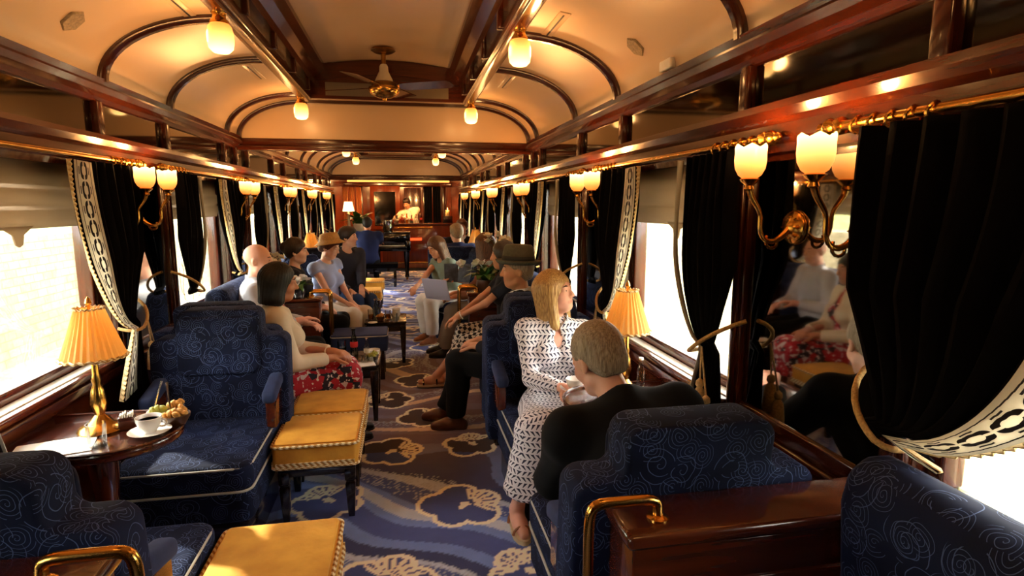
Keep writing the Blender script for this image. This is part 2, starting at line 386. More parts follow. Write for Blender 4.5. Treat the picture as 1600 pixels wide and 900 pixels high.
def np_mesh(name, v, f):
    me = bpy.data.meshes.new(name); me.vertices.add(len(v)); me.vertices.foreach_set('co', np.asarray(v, np.float32).ravel())
    me.loops.add(f.size); me.loops.foreach_set('vertex_index', f.astype(np.int32).ravel())
    me.polygons.add(len(f)); me.polygons.foreach_set('loop_start', np.arange(0, f.size, f.shape[1], dtype=np.int32))
    me.update(calc_edges=True); me.validate(); return me
def carpet_colour(x, y):
    def L(*c): return np.array(lin(*c)[:3])
    navy, mid, pale, cream, brown, tan, deep = L(64, 78, 138), L(96, 120, 178), L(164, 174, 190), L(232, 222, 200), L(112, 90, 82), L(190, 162, 130), L(48, 56, 98)
    def nz(s, a, b): return np.sin(x*s*1.1+a+1.3*np.sin(y*s*.7+b))+np.sin(y*s*.9+b*2+1.2*np.sin(x*s*.8+a*3))
    w = .22*nz(2.3, .4, 1.1)+.10*nz(5.1, 2.2, .3)
    t = (y*1.15+.35*x+w*1.2) % 1.0
    c = np.zeros((len(x), 3)); c[:] = navy
    def band(a, b, col): c[(t > a) & (t < b)] = col
    band(.30, .40, mid); band(.40, .52, pale); band(.52, .58, mid); band(.72, .78, pale); band(.78, .92, deep)
    m = (t > .92) | (t < .06); c[m] = mid
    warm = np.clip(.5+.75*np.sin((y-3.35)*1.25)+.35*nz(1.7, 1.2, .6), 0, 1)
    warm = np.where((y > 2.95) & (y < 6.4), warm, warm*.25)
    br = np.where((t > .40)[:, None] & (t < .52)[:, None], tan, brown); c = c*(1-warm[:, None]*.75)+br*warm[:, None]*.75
    sp = (np.sin(x*190+7*np.sin(y*31))*np.sin(y*170+5*np.sin(x*37)) > .45) & (t > .6) & (t < .8)   # speckled zone
    c[sp] = pale*.8
    fl = [(.36, 2.80, .19, .4), (-.02, 2.22, .19, 1.2), (-.33, 2.97, .17, 2.0), (-.02, 3.54, .18, .1), (.50, 3.56, .16, 1.6), (-.05, 4.53, .17, 2.5), (.22, 4.10, .17, .8),
          (.2, 5.0, .18, .3), (-.02, 5.62, .17, 1.9), (.34, 6.2, .17, .7), (.6, 2.2, .17, 2.2), (-.4, 1.6, .18, .6)]
    for k in range(26): fl.append((-.5+1.1*((k*.618) % 1), 6.8+k*.30, .17, k*1.7))
    for fx, fy, Rr, a in fl:
        Rr *= .84
        dx, dy = x-fx, y-fy; near = (np.abs(dx) < .42) & (np.abs(dy) < .42)
        if not near.any(): continue
        dx, dy = dx[near], dy[near]; sd_ = np.full(len(dx), 9.)
        for k in range(5):
            th = a+2*pi*k/5; rr = Rr*(.56+.08*((k*7) % 3)); sd_ = np.minimum(sd_, np.hypot(dx-Rr*.72*cos(th), dy-Rr*.72*sin(th))-rr)
        sub = c[near]; wv = warm[near]
        ink = deep*(1-.0)+0; ins = sd_ < -.012
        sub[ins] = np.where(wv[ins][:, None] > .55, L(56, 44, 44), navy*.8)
        sub[np.abs(sd_) < .013] = cream*.85
        r_ = np.hypot(dx-.25*Rr*cos(a), dy-.25*Rr*sin(a)); th = np.arctan2(dy-.25*Rr*sin(a), dx-.25*Rr*cos(a))
        d_ = (th-a+pi) % (2*pi)-pi; leaf = (np.abs(d_) < 1.25) & (r_ < Rr*1.0) & (r_ > .03)
        seg = np.abs(((d_/.31) % 1)-.5); fat = .42*np.sin(np.clip((r_/Rr/1.0), 0, 1)*pi)**.6
        sub[leaf & (seg < fat) & ins] = cream*.8
        c[near] = sub
    return c
def build_floor():
    V, FF, n = [], [], 0
    for a in ((-WX, WX, Y0, 1.5, .06), (-WX, WX, 1.5, 6.6, .0115), (-WX, WX, 6.6, Y1, .03)):
        v, f = grid(*a); V.append(v); FF.append(f+n); n += len(v)
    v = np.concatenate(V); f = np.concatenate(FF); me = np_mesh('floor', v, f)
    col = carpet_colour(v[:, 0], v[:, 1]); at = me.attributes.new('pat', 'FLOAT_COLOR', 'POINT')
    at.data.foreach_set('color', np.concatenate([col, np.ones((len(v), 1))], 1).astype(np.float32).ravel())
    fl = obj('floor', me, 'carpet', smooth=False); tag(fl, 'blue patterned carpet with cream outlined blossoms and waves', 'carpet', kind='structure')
    MB().box(-1.5, 1.5, Y0-.1, Y1+.1, -.12, -.005).build('subfloor', 'ebony', fl)
build_floor()

def wall(side, s):
    nm = {-1: 'left', 1: 'right'}[s]
    def bx(m, xa, xb, y0, y1, z0, z1):
        a, b = sorted((s*xa, s*xb)); return m.box(a, b, y0, y1, z0, z1)
    root = empty('wall_'+nm, (s*WX, 0, 0), 0, f'mahogany panelled carriage side wall along the {"bald man" if s<0 else "blonde woman"} side', 'wall', kind='structure')
    root.location = (0, 0, 0)
    m = MB(); bx(m, WX, 1.47, Y0, Y1, 0, SILL-.03); m.build('dado', 'mahogany', root)
    m = MB(); bx(m, WX-.025, WX+.01, Y0, 12, .10, .15); bx(m, WX-.03, WX+.01, Y0, 12, 0, .10); m.build('skirting', 'ebony', root, bevel=.006)
    m = MB(); bx(m, WX-.03, WX+.02, Y0, 12, SILL-.10, SILL-.045); m.build('dado_rail', 'mahogany', root, bevel=.012)
    m = MB(); bx(m, WX, 1.47, Y0, Y1, HEAD, 2.80); m.build('upper_wall', 'mahogany', root)
    # lower cornice above the windows, stepped moulding
    prof = [(WX+.01, 1.715), (WX-.035, 1.715), (WX-.04, 1.74), (WX-.06, 1.755), (WX-.06, 1.80), (WX-.085, 1.815), (WX-.10, 1.84), (WX-.10, 1.862), (WX+.01, 1.865)]
    m = MB(); m.extrude([(s*p[0], p[1]) for p in prof], Y0, 12.0); m.build('window_cornice', 'mahogany', root, ang=25)
    prof = [(WX+.01, 2.02), (WX-.03, 2.025), (WX-.04, 2.045), (WX-.075, 2.06), (WX-.085, 2.085), (WX-.07, 2.10), (WX-.08, 2.125), (WX+.01, 2.13)]
    m = MB(); m.extrude([(s*p[0], p[1]) for p in prof], Y0, 12.0); m.build('upper_cornice', 'mahogany', root, ang=25)
    cuts = [Y0]+RIBS+[12.0]
    for a, b in zip(cuts[:-1], cuts[1:]):
        if b-a > .1:
            m = MB(); bx(m, WX-.012, WX+.005, a+.02, b-.02, 1.866, 2.022); m.build('frieze_mirror', 'mirror_dark', root, smooth=False)
    for y in RIBS:
        m = MB(); bx(m, WX-.045, WX+.005, y-.028, y+.028, 1.862, 2.03); m.build('frieze_post', 'mahogany_z', root, bevel=.008)
    for i, (a, b) in enumerate(PIERS):
        m = MB(); bx(m, WX+.004, 1.47, a, b, SILL-.03, HEAD); p = m.build('pier', 'mahogany_z', root)
        a2 = max(a, Y0+.02)
        m = MB(); bx(m, WX-.006, WX+.006, a2+.075, b-.075, SILL+.02, HEAD-.03); m.build('mirror_panel', 'mirror', root, smooth=False)
        for ys in (a2, b-.075):
            m = MB(); bx(m, WX-.028, WX+.006, ys, ys+.075, SILL-.05, HEAD); bx(m, WX-.040, WX-.02, ys+.02, ys+.055, SILL-.05, HEAD); m.build('pilaster', 'mahogany_z', root, bevel=.007)
        m = MB(); bx(m, WX-.02, WX+.006, a2+.075, b-.075, SILL-.05, SILL+.02); m.build('pier_rail', 'mahogany', root, bevel=.006)
    m = MB(); bx(m, WX+.004, 1.47, 12.0, Y1, SILL-.03, HEAD); m.build('bar_side_panel', 'bar_wood', root)
    for i, (a, b) in enumerate(WINS):
        if i == 0:
            m = MB(); bx(m, WX+.004, 1.47, a, b, SILL-.03, HEAD); m.build('rear_light_block', 'mahogany_z', root); continue  # unseen rear bay closed by an added wall to darken the foreground
        w = empty(f'window_{i*2+(1 if s<0 else 2)}', (s*1.40, (a+b)/2, SILL), 0, f'wooden framed carriage window of the {["rear","viewer","armchair","sofa","brass rail","slate sweater","mustard stool","piano"][i]} bay, {"bald man" if s<0 else "blonde woman"} side', 'window', kind='structure')
        def wb(m, xa, xb, y0, y1, z0, z1):
            p, q = sorted((s*(xa-1.40), s*(xb-1.40))); c = (a+b)/2; return m.box(p, q, y0-c, y1-c, z0-SILL, z1-SILL)
        m = MB(); wb(m, WX-.045, 1.475, a, b, SILL-.032, SILL); m.build('window_sill', 'mahogany', w, bevel=.008)
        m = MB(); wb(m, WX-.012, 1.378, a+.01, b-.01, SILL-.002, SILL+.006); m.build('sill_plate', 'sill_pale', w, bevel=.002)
        m = MB(); wb(m, 1.38, 1.45, a, b, SILL, SILL+.05); m.build('bottom_rail', 'mahogany', w, bevel=.008)
        m = MB(); wb(m, 1.38, 1.45, a, b, HEAD-.05, HEAD); m.build('top_rail', 'mahogany', w, bevel=.008)
        for y in (a, b-.045):
            m = MB(); wb(m, 1.38, 1.45, y, y+.045, SILL+.05, HEAD-.05); m.build('stile', 'mahogany_z', w, bevel=.008)
        m = MB(); wb(m, 1.418, 1.424, a+.04, b-.04, SILL+.04, HEAD-.04); m.build('pane', 'window_glass', w, smooth=False)
        if s < 0 and i == 3: etch(w)
def etch(w):   # stylised tulip etched in the pane
    m = MB()
    def st(*p): m.tube([(-.017, y, z) for y, z in bez(*p, 8)], .002, 5)
    for sg in (-1, 1):
        st((0, .05), (0, .25), (sg*.01, .34), (sg*.12, .42)); st((0, .10), (sg*.01, .28), (sg*.06, .36), (sg*.14, .36)); st((0, .48), (sg*.02, .54), (sg*.03, .58), (sg*.08, .58))
        st((sg*.16, .12), (sg*.22, .2), (sg*.10, .28), (sg*.17, .34)); st((sg*.17, .12), (sg*.25, .18), (sg*.2, .26), (sg*.22, .32)); st((sg*.06, .04), (sg*.12, .1), (sg*.18, .06), (sg*.16, .12))
    m.build('etched_motif', 'metal_grille', w)
RIBS = [-1.90, -.74, .03, 1.16, 1.93, 3.12, 3.92, 5.08, 5.42, 5.80, 6.85, 7.5, 8.5, 9.1, 10.05, 10.7, 11.55, 11.90]
wall('left', -1); wall('right', 1)

# ---- ceiling
CXA, CXB, CZA, CZB = 1.285, .70, 2.115, 2.44
def cove(t, off=0):
    a = t*pi/2; return (CXB+(CXA-CXB)*cos(a)-off*cos(a), CZA+(CZB-CZA)*sin(a)-off*sin(a))
ceil = empty('ceiling', (0, 0, 2.1), 0, 'cream lacquered cove ceiling with dark wooden ribs and raised centre light well', 'ceiling', kind='structure'); ceil.location = (0, 0, 0)
CL = [(-1.6, 5.10), (6.5, 10.9)]     # clerestory wells
for s in (-1, 1):
    pts = [cove(i/16) for i in range(17)]
    m = MB(); m.rings([[(s*x, Y0, z) for x, z in pts], [(s*x, 12.0, z) for x, z in pts]], closed=False, caps=False)
    m.build('cove_panel', 'cream_ceiling', ceil)
    for y in RIBS:
        o1 = [cove(i/14, -.002) for i in range(15)]; o2 = [cove(i/14, .034) for i in range(15)]
        m = MB(); rg = []
        for (xa, za), (xb, zb) in zip(o1, o2):
            xm, zm = (xa+xb)/2, (za+zb)/2
            rg.append([(s*xa, y-.026, za), (s*xm, y-.026, zm), (s*xb, y-.012, zb), (s*xb, y+.012, zb), (s*xm, y+.026, zm), (s*xa, y+.026, za)])
        m.rings(rg); m.build('ceiling_rib', 'rib_wood', ceil)
for a, b in [(Y0, CL[0][0]), (CL[0][1], CL[1][0]), (CL[1][1], 12.0)]:
    MB().box(-.705, .705, a, b, 2.440, 2.480).build('flat_panel', 'cream_ceiling', ceil)
MB().box(-1.47, 1.47, Y0, Y1, 2.78, 2.84).build('roof', 'ebony', ceil)
for y in (5.42, 5.80, 11.90, 11.55):      # wooden straps between the paired cove ribs
    MB().box(-.70, .70, y-.026, y+.026, 2.412, 2.442).build('ceiling_rib', 'rib_wood', ceil)
for a, b in CL:
    for s in (-1, 1):
        def bx(m, xa, xb, y0, y1, z0, z1):
            p, q = sorted((s*xa, s*xb)); return m.box(p, q, y0, y1, z0, z1)
        m = MB(); bx(m, .615, .715, a, b, 2.392, 2.445); bx(m, .635, .70, a, b, 2.375, 2.400); m.build('well_rail', 'mahogany', ceil, bevel=.006)
        m = MB(); bx(m, .628, .645, a, b, 2.440, 2.540); m.build('well_pane', 'pane_grey', ceil)
        m = MB(); m.extrude([(s*.66, 2.525), (s*.60, 2.525), (s*.585, 2.560), (s*.53, 2.585), (s*.50, 2.640), (s*.50, 2.680), (s*.66, 2.680)], a, b); m.build('well_upper_rail', 'mahogany', ceil, ang=25)
        y = a+.35
        while y < b:
            m = MB(); bx(m, .598, .64, y-.022, y+.022, 2.440, 2.570); m.build('well_post', 'mahogany_z', ceil, bevel=.005); y += .62
    m = MB(); m.rings([[(x, y, 2.670+.05*(1-(x/.52)**2)) for x in np.linspace(-.52, .52, 11)] for y in (a, b)], closed=False, caps=False); m.build('well_ceiling', 'cream_ceiling', ceil)
    for ye, sg in ((a, 1), (b, -1)):
        MB().box(-.66, .66, ye-.02, ye+.02, 2.400, 2.740).build('well_end', 'mahogany_x', ceil)
        arch = [(-.56, 2.680)]+[(x, 2.540+.06*cos(x/.56*pi/2)) for x in np.linspace(-.56, .56, 13)]+[(.56, 2.680)]
        MB().extrude(arch, ye+sg*.02, ye+sg*.045).build('well_arch', 'mahogany_x', ceil)
        MB().box(-.50, .50, min(ye+sg*.02, ye+sg*.026), max(ye+sg*.02, ye+sg*.026), 2.425, 2.530).build('well_end_pane', 'pane_grey', ceil)
# bulkhead beams and lunettes
for y, y2 in ((5.46, 5.76), (11.93, 12.05)):
    MB().box(-WX, WX, y, y2, 2.03, 2.115).build('cross_beam', 'mahogany_x', ceil, bevel=.01)
    MB().box(-WX, WX, y-.02, y+.02, 2.012, 2.05).build('beam_moulding', 'mahogany_x', ceil, bevel=.008)
    arc = [cove(i/14) for i in range(15)]; poly = [(-x, z) for x, z in arc]+[(x, z) for x, z in reversed(arc)]
    MB().extrude(poly, y+.005, y+.03).build('lunette', 'cream_ceiling', ceil)
MB().box(-WX, WX, 12.0, Y1, 2.12, 2.2).build('bar_ceiling', 'mahogany_x', ceil)
# small fittings on the coves
for s, y in ((-1, 2.75), (1, 2.70)):
    x, z = cove(.35, .002); m = MB(); m.lathe([(.001, -.008), (.052, -.008), (.058, 0), (.058, .008)], 6); g = m.build('ceiling_speaker', 'metal_grille'); g.location = (s*x, y, z); g.rotation_euler = (0, s*R(42), 0)
    tag(g, f'hexagonal speaker grille above the {"fixed table with the coffee cup" if s<0 else "blonde woman"}', 'speaker')
for s, ys in ((-1, (2.9, 4.3)), (1, (2.95, 4.3))):
    for y in ys:
        x, z = cove(.82, .002); v = MB(); v.box(-.028, .028, -.22, .22, -.003, .012); g = v.build('air_vent', 'cream_ceiling', bevel=.003); g.location = (s*x, y, z); g.rotation_euler = (0, s*R(9), 0)
        MB().box(-.004, .004, -.19, .19, -.005, 0).build('slot', 'black_plastic', g)
        tag(g, f'slim cream cove air vent, {"bald man" if s<0 else "blonde woman"} side, {"by the armchairs" if y<3 else "by the ceiling fan"}', 'vent')
x, z = cove(.06, .01); g = MB().box(-.015, .015, -.055, .055, -.022, .022).build('alarm_box', 'linen', bevel=.006); g.location = (x-.005, 2.5, z+.015); tag(g, 'small pale plastic box on the cove just above the cornice', 'detector')

# ---- far end: bar compartment
back = empty('wall_back', (0, 15.0, 0), 0, 'mahogany end wall behind the bar with glazed cabinet and red door', 'wall', kind='structure')
def bpart(name, mat, *b, **k): return MB().box(b[0], b[1], b[2]-15.0, b[3]-15.0, b[4], b[5]).build(name, mat, back, **k)
bpart('panelling', 'bar_wood', -WX, WX, 15.3, 15.6, 0, 2.2)
bpart('cabinet_frame', 'bar_wood', -.72, .02, 15.1, 15.32, .9, 2.0, bevel=.01); bpart('cabinet_glass', 'mirror_dark', -.62, -.1, 15.08, 15.1, 1.0, 1.85)
bpart('door', 'red_door' if 'red_door' in MATS else 'mahogany_z', .12, .55, 15.2, 15.32, .0, 1.95, bevel=.01)
bpart('cornice', 'mahogany_x', -WX, WX, 15.1, 15.32, 1.98, 2.1, bevel=.01)
for x in (-.95, .65, 1.15): bpart('panel_stile', 'mahogany_z', x-.04, x+.04, 15.26, 15.31, 0, 2.0, bevel=.006)
g = MB().box(-1.0, 1.05, 12.15, 12.22, 1.985, 2.02).build('cove_light', 'cove_glow', bevel=.008); tag(g, 'long amber light strip glowing under the bulkhead before the bar', 'light')
for x in (-.75, .1, .75):
    d = empty('downlight', (x, 13.6, 2.12), 0, f'small round brass downlight over the bar, {"by the striped sheer curtain" if x<-.5 else "above the ice bucket" if x<.5 else "above the candle"}', 'downlight')
    MB().lathe([(.05, -.012), (.06, -.008), (.06, 0)], 16).build('trim_ring', 'brass', d); MB().lathe([(.042, -.014), (.042, -.01)], 16).build('lens', 'lamp_glow', d)
    plight('bar_bulb', (0, 0, -.06), 40, (1, .5, .16), .03, d)
rear = MB().box(-1.47, 1.47, Y0-.1, Y0, 0, 2.8).build('wall_rear', 'mahogany_z'); tag(rear, 'plain mahogany end wall behind the viewer', 'wall', kind='structure')
e = MB().box(-1.47, 1.47, Y1-.1, Y1, 0, 2.8).build('wall_far_end', 'mahogany_z'); tag(e, 'outer end wall of the carriage beyond the bar', 'wall', kind='structure')

# ---- outside
g = MB().box(-60, 60, -60, 80, -1.6, -1.4).build('ground', 'ballast', smooth=False); tag(g, 'pale sunlit trackside ground outside the windows', 'ground', kind='structure')
for s, x0 in ((-1, 7.0), (1, 9.0)):
    p = [(s*x0, -1.4), (s*(x0+.3), 0.9), (s*(x0+6), 2.0), (s*(x0+6), -1.4)]
    m = MB().extrude([p[0], p[1], (s*(x0+1.0), .9), (s*(x0+1.0), -1.4)], -40, 60); g = m.build('retaining_wall', 'stone_wall', smooth=False)
    tag(g, f'pale stone retaining wall beyond the tracks outside the {"bald man" if s<0 else "blonde woman"} side windows', 'stone wall', kind='structure')
    m = MB().extrude([(s*(x0+1.0), -1.4), (s*(x0+1.0), .85), (s*(x0+9), 2.6), (s*(x0+9), -1.4)], -40, 60); g = m.build('grass_bank', 'grass_bank', smooth=False)
    tag(g, f'yellow green grassy bank above the stone wall, {"bald man" if s<0 else "blonde woman"} side', 'bank', kind='structure')
    t = empty('railway_track', (s*4.3, 5, -1.4), 0, f'sunlit railway track running past the {"bald man" if s<0 else "blonde woman"} side windows', 'track')
    for x in (-.72, .72): MB().box(x-.035, x+.035, -25, 30, .10, .24).build('rail', 'rail_steel', t)
    sl = MB().box(-1.25, 1.25, -.12, .12, 0, .11).build('sleeper', 'sleeper', t); sl.location = (0, -10, 0)
    for k in range(1, 40):
        c = sl.copy(); COL.objects.link(c); c.parent = t; c.location = (0, -10+k*.62, 0)
# ================================================================== FITTINGS
SIDE = {-1: 'bald man side', 1: 'blonde woman side'}
BAY = {0: 'viewer', 1: 'armchair', 2: 'sofa', 3: 'brass rail', 4: 'slate sweater', 5: 'mustard stool', 6: 'piano'}
def rod(s, a, b, bay):
    r_ = empty('curtain_rod', (s*(WX-.085), (a+b)/2, 1.755), 0, f'brass curtain rod with turned finials, {BAY[bay]} bay window, {SIDE[s]}', 'curtain rod', 'brass curtain rods')
    h = (b-a)/2+.22
    m = MB(); m.tube([(0, -h, 0), (0, h, 0)], .013, 10); m.build('rod', 'brass', r_)
    for sg in (-1, 1):
        m = MB(); pr = [(.013, 0), (.024, .008), (.024, .018), (.012, .026), (.02, .036), (.026, .05), (.02, .064), (.010, .072), (.016, .084), (.008, .096), (.001, .10)]
        m.rings([[(q*cos(2*pi*j/12), sg*(h+z), q*sin(2*pi*j/12)) for j in range(12)] for q, z in pr]); m.build('finial', 'brass', r_)
        for k in range(5):
            y = sg*(h-.05-k*.055); m = MB(); m.tube([(.022*cos(2*pi*j/14), y+.004*sin(j), .022*sin(2*pi*j/14)-.006) for j in range(14)], .004, 6, loop=True); m.build('curtain_ring', 'brass', r_)
        m = MB(); m.tube([(0, sg*(h-.34), 0), (s*.05, sg*(h-.34), .01), (s*.08, sg*(h-.34), .012)], .008, 8); m.build('bracket', 'brass', r_)
def curtain(s, yp, d, bay, w=.33, tie=.96, bot=.46, lacew=.17, bulge=.02, xoff=0, lab=''):
    c = empty('curtain', (s*(WX-.10-xoff), yp, bot), 0, f'black velvet curtain, {"bar" if d<0 else "viewer"} end of the {BAY[bay]} bay window, {SIDE[s]}', 'curtain', 'black velvet curtains')
    zt = 1.735
    def edge(z):      # leading edge distance from the pier
        if z >= tie:
            t = (z-tie)/(zt-tie); return .05+(w-.05)*math.sin(t*pi/2)**.45+bulge*math.sin(t*pi)
        t = (tie-z)/(tie-bot); return .05+.10*min(1, t*1.6)
    def pier(z):
        if z >= tie: t = (z-tie)/(zt-tie); return -.13*min(1, t*2.2)
        return -.05
    NU, NV = 60, 36; v = []; f = []
    for j in range(NV+1):
        z = zt+(bot-zt)*j/NV; e_ = edge(z); p_ = pier(z); sq = min(1, abs(z-tie)/.35); amp = .008+.020*sq
        for i in range(NU+1):
            u = i/NU; fo = math.sin(u*2*pi*7+.6*math.sin(z*3)); y = p_+(e_-p_)*(u+.012*math.sin(u*40)); x = -s*(fo*amp*(1-.5*u**8)+.015*math.sin(z*5+u*3)*sq)
            v.append((x, d*y, z-bot)); 
            if i < NU and j < NV: k = j*(NU+1)+i; f.append((k, k+1, k+NU+2, k+NU+1))
    me = bpy.data.meshes.new('drape'); me.from_pydata(v, [], f); o = obj('drape', me, 'black_velvet', c)
    sm = o.modifiers.new('thick', 'SOLIDIFY'); sm.thickness = .006
    # patterned braid along the leading edge and fringe beside it
    def strip(name, mat, u0, u1, zig=False, xo=.018):
        N = 110 if zig else 40; vv = []; ff = []; uv = []; L = 0; last = None
        for j in range(N+1):
            z = zt-.01+((tie-.01 if bot > .9 else max(bot, tie-.30))-zt)*j/N; e_ = edge(z); sq = min(1, .35+abs(z-tie)/.5); lw = lacew*sq
            p0 = (-s*(xo+.012*math.sin(z*6)*sq), d*(e_+u0*lw), z-bot); w1 = u1*lw+((.006 if j % 2 else -.006) if zig else 0)
            p1 = (-s*(xo+.028*sq+.010*math.sin(z*6+1)*sq), d*(e_+w1), z-bot)
            if last: L += (Vector(p0)-last).length
            last = Vector(p0); vv += [p0, p1]; uv.append(L)
            if j < N: ff.append((2*j, 2*j+1, 2*j+3, 2*j+2))
        me = bpy.data.meshes.new(name); me.from_pydata(vv, [], ff); ul = me.uv_layers.new(name='UVMap')
        for l in me.loops: ul.data[l.index].uv = (l.vertex_index % 2, uv[l.vertex_index//2])
        o = obj(name, me, mat, c, smooth=not zig); sm = o.modifiers.new('thick', 'SOLIDIFY'); sm.thickness = .003
    if d < 0: strip('lace_trim', 'lace', -.30, .80, xo=.034); strip('fringe', 'fringe', .79, .93, True, xo=.034)
    else: strip('lining_edge', 'piping', -.012, .004, xo=.004)
    m = MB(); ty = d*.0
    m.tube(bez((s*.07, -d*.11, tie-bot+.13), (-s*.05, -d*.08, tie-bot+.09), (-s*.07, d*.0, tie-bot+.02), (-s*.062, d*.05, tie-bot-.01), 8)+bez((-s*.062, d*.05, tie-bot-.01), (-s*.05, d*.10, tie-bot-.03), (s*.0, d*.09, tie-bot-.02), (s*.04, d*.08, tie-bot-.01), 6)[1:], .008, 8); m.build('tieback_rope', 'rope', c)
    for k in ((0, 1) if bot < .9 else ()):
        y = -d*.03-d*.05*k; zz = tie-bot-.17-.05*k
        m = MB(); m.tube([(-s*.05, -d*.02, tie-bot+.02), (-s*.055, y, zz+.06)], .004, 6); m.lathe([(.004, .07), (.014, .06), (.016, .045), (.010, .036), (.020, .02), (.026, -.03), (.028, -.075), (.001, -.075)], 14, (-s*.055, y, zz)); m.build('tassel', 'fringe', c)
def blind(s, a, b, bay, drop=.27):
    o = empty('roman_blind', (s*1.372, (a+b)/2, HEAD-drop), 0, f'taupe roman blind half raised in the {BAY[bay]} bay window, {SIDE[s]}', 'blind', 'taupe roman blinds')
    h = (b-a)/2-.01; m = MB(); rows = [(0, 0), (.012, .03), (.016, .075), (.004, .09), (.014, .11), (.012, .16), (.0, .175), (.0, drop)]
    m.rings([[(-s*(x+.004), -h, z), (-s*(x+.004), h, z)] for x, z in rows], closed=False, caps=False); q = m.build('blind_cloth', 'blind', o); sm = q.modifiers.new('t', 'SOLIDIFY'); sm.thickness = .004
    m = MB(); m.extrude([(-.10, .012), (-.035, -.02), (-.02, -.06), (0, -.068), (.02, -.06), (.035, -.02), (.10, .012)], -s*.004, -s*.010, axis=0); m.build('pull_tab', 'blind', o)
for bay, (a, b) in zip(range(0, 7), WINS[1:]):
    for s in (-1, 1):
        rod(s, a, b, bay); blind(s, a+.045, b-.045, bay)
        if bay == 0 and s < 0: pass
        w = (b-a)*.31
        so_ = bay in (0, 2); tk = dict(tie=1.01, bot=.988) if so_ else {}
        curtain(s, b, -1, bay, w=(w if bay else .47), **(tk or dict(tie=.96)))
        if not (bay == 0): curtain(s, a, 1, bay, w=w*(.5 if (s < 0 and bay == 1) else .8), **(tk or dict(tie=1.0)))
        elif s < 0: curtain(s, a, 1, bay, w=w*.85, **tk)

PIERN = {1: 'black jacket man', 2: 'hatted man', 3: 'brass rail', 4: 'slate sweater', 5: 'mustard stool', 6: 'piano'}
def make_sconce():
    r_ = empty('wall_sconce')
    m = MB(); pr = [(.001, .03), (.012, .03), (.02, .024), (.032, .022), (.038, .014), (.05, .012), (.055, .004), (.055, 0)]
    m.rings([[(-z, q*cos(2*pi*j/18), q*sin(2*pi*j/18)) for j in range(18)] for q, z in pr]); ro = m.build('rosette', 'brass', r_)
    m = MB()
    for k in range(8): a = k*pi/4; m.lathe([(.001, .006), (.009, 0), (.001, -.006)], 8, (-.018, .036*cos(a), .036*sin(a)))
    m.build('petal_boss', 'brass', ro)
    pts = bez((-.02, 0, 0), (-.07, 0, -.07), (-.13, 0, -.05), (-.125, 0, .02), 10)+bez((-.125, 0, .02), (-.12, 0, .07), (-.17, 0, .08), (-.17, 0, .135), 8)[1:]
    m = MB(); m.tube(pts, [.012-.005*math.sin(pi*i/len(pts)) for i in range(len(pts))], 8); m.build('scroll_arm', 'brass', r_)
    m = MB(); m.tube([(-.075-.03*t*cos(t*7), 0, -.045+.03*t*sin(t*7)) for t in np.linspace(1, .2, 12)], .005, 6); m.build('scroll_curl', 'brass', r_)
    m = MB(); m.lathe([(.010, -.035), (.016, -.03), (.012, -.02), (.026, -.008), (.032, .0), (.020, .004)], 14, (-.17, 0, .15)); m.build('cup', 'brass', r_)
    m = MB(); rg = []
    for q, z in [(.018, 0), (.034, .012), (.044, .032), (.047, .055), (.046, .08), (.047, .10), (.044, .10), (.043, .08), (.044, .055), (.04, .03), (.015, .006)]:
        rg.append([(q*cos(2*pi*j/24), q*sin(2*pi*j/24), z+(.006*cos(6*2*pi*j/24) if z >= .1 else 0)) for j in range(24)])
    m.rings(rg, caps=False); g = m.build('tulip_shade', 'tulip_glass', r_); g.location = (-.17, 0, .15)
    return r_
sc0 = make_sconce(); used = False
for k in range(1, 7):
    a, b = PIERS[k+1]; c = (a+b)/2
    for s in (-1, 1):
        for j, dy in enumerate((-.20, .09) if k == 1 else (-.33, -.05)):
            o = sc0 if not used else copy_tree(sc0)
            used = True
            o.location = (s*(WX-.008), c+dy, 1.475); o.rotation_euler = (0, 0, 0 if s > 0 else pi)
            tag(o, f'amber tulip sconce on the {PIERN[k]} pier, {SIDE[s]}, {"farther from" if j==0 else "closer to"} the piano', 'wall lamp', 'brass tulip sconces')
            plight('bulb', (-.17, 0, .265), 1.55 if k < 4 else 1.3, (1, .50, .17), .02, o)
def make_clamp():
    r_ = empty('ceiling_lamp')
    m = MB(); m.lathe([(.030, .0), (.034, -.006), (.026, -.02), (.03, -.034), (.040, -.045), (.040, -.055)], 16); m.build('brass_holder', 'brass', r_)
    m = MB(); m.lathe([(.034, .13), (.048, .115), (.055, .085), (.055, .05), (.05, .022), (.034, .006), (.001, 0)], 20, (0, 0, 0)); g = m.build('opal_shade', 'ceiling_glass', r_); g.location = (0, 0, -.18)
    return r_
cl0 = make_clamp(); used = False
for y, w in ((.72, 'above the viewer'), (2.86, 'above the facing armchairs'), (4.92, 'beside the ceiling fan'), (7.0, 'far well, near end'), (8.6, 'far well, middle'), (10.3, 'far well, piano end')):
    for s in (-1, 1):
        o = cl0 if not used else copy_tree(cl0); used = True
        o.location = (s*.672, y, 2.385)
        if y < 1: o.location[1] = .72
        tag(o, f'opal glass lamp hanging from the light well rail {w}, {SIDE[s]}', 'ceiling lamp', 'opal ceiling lamps')
        plight('bulb', (-s*.0+s*.085, 0, -.10), 1.35, (1, .50, .17), .04, o)
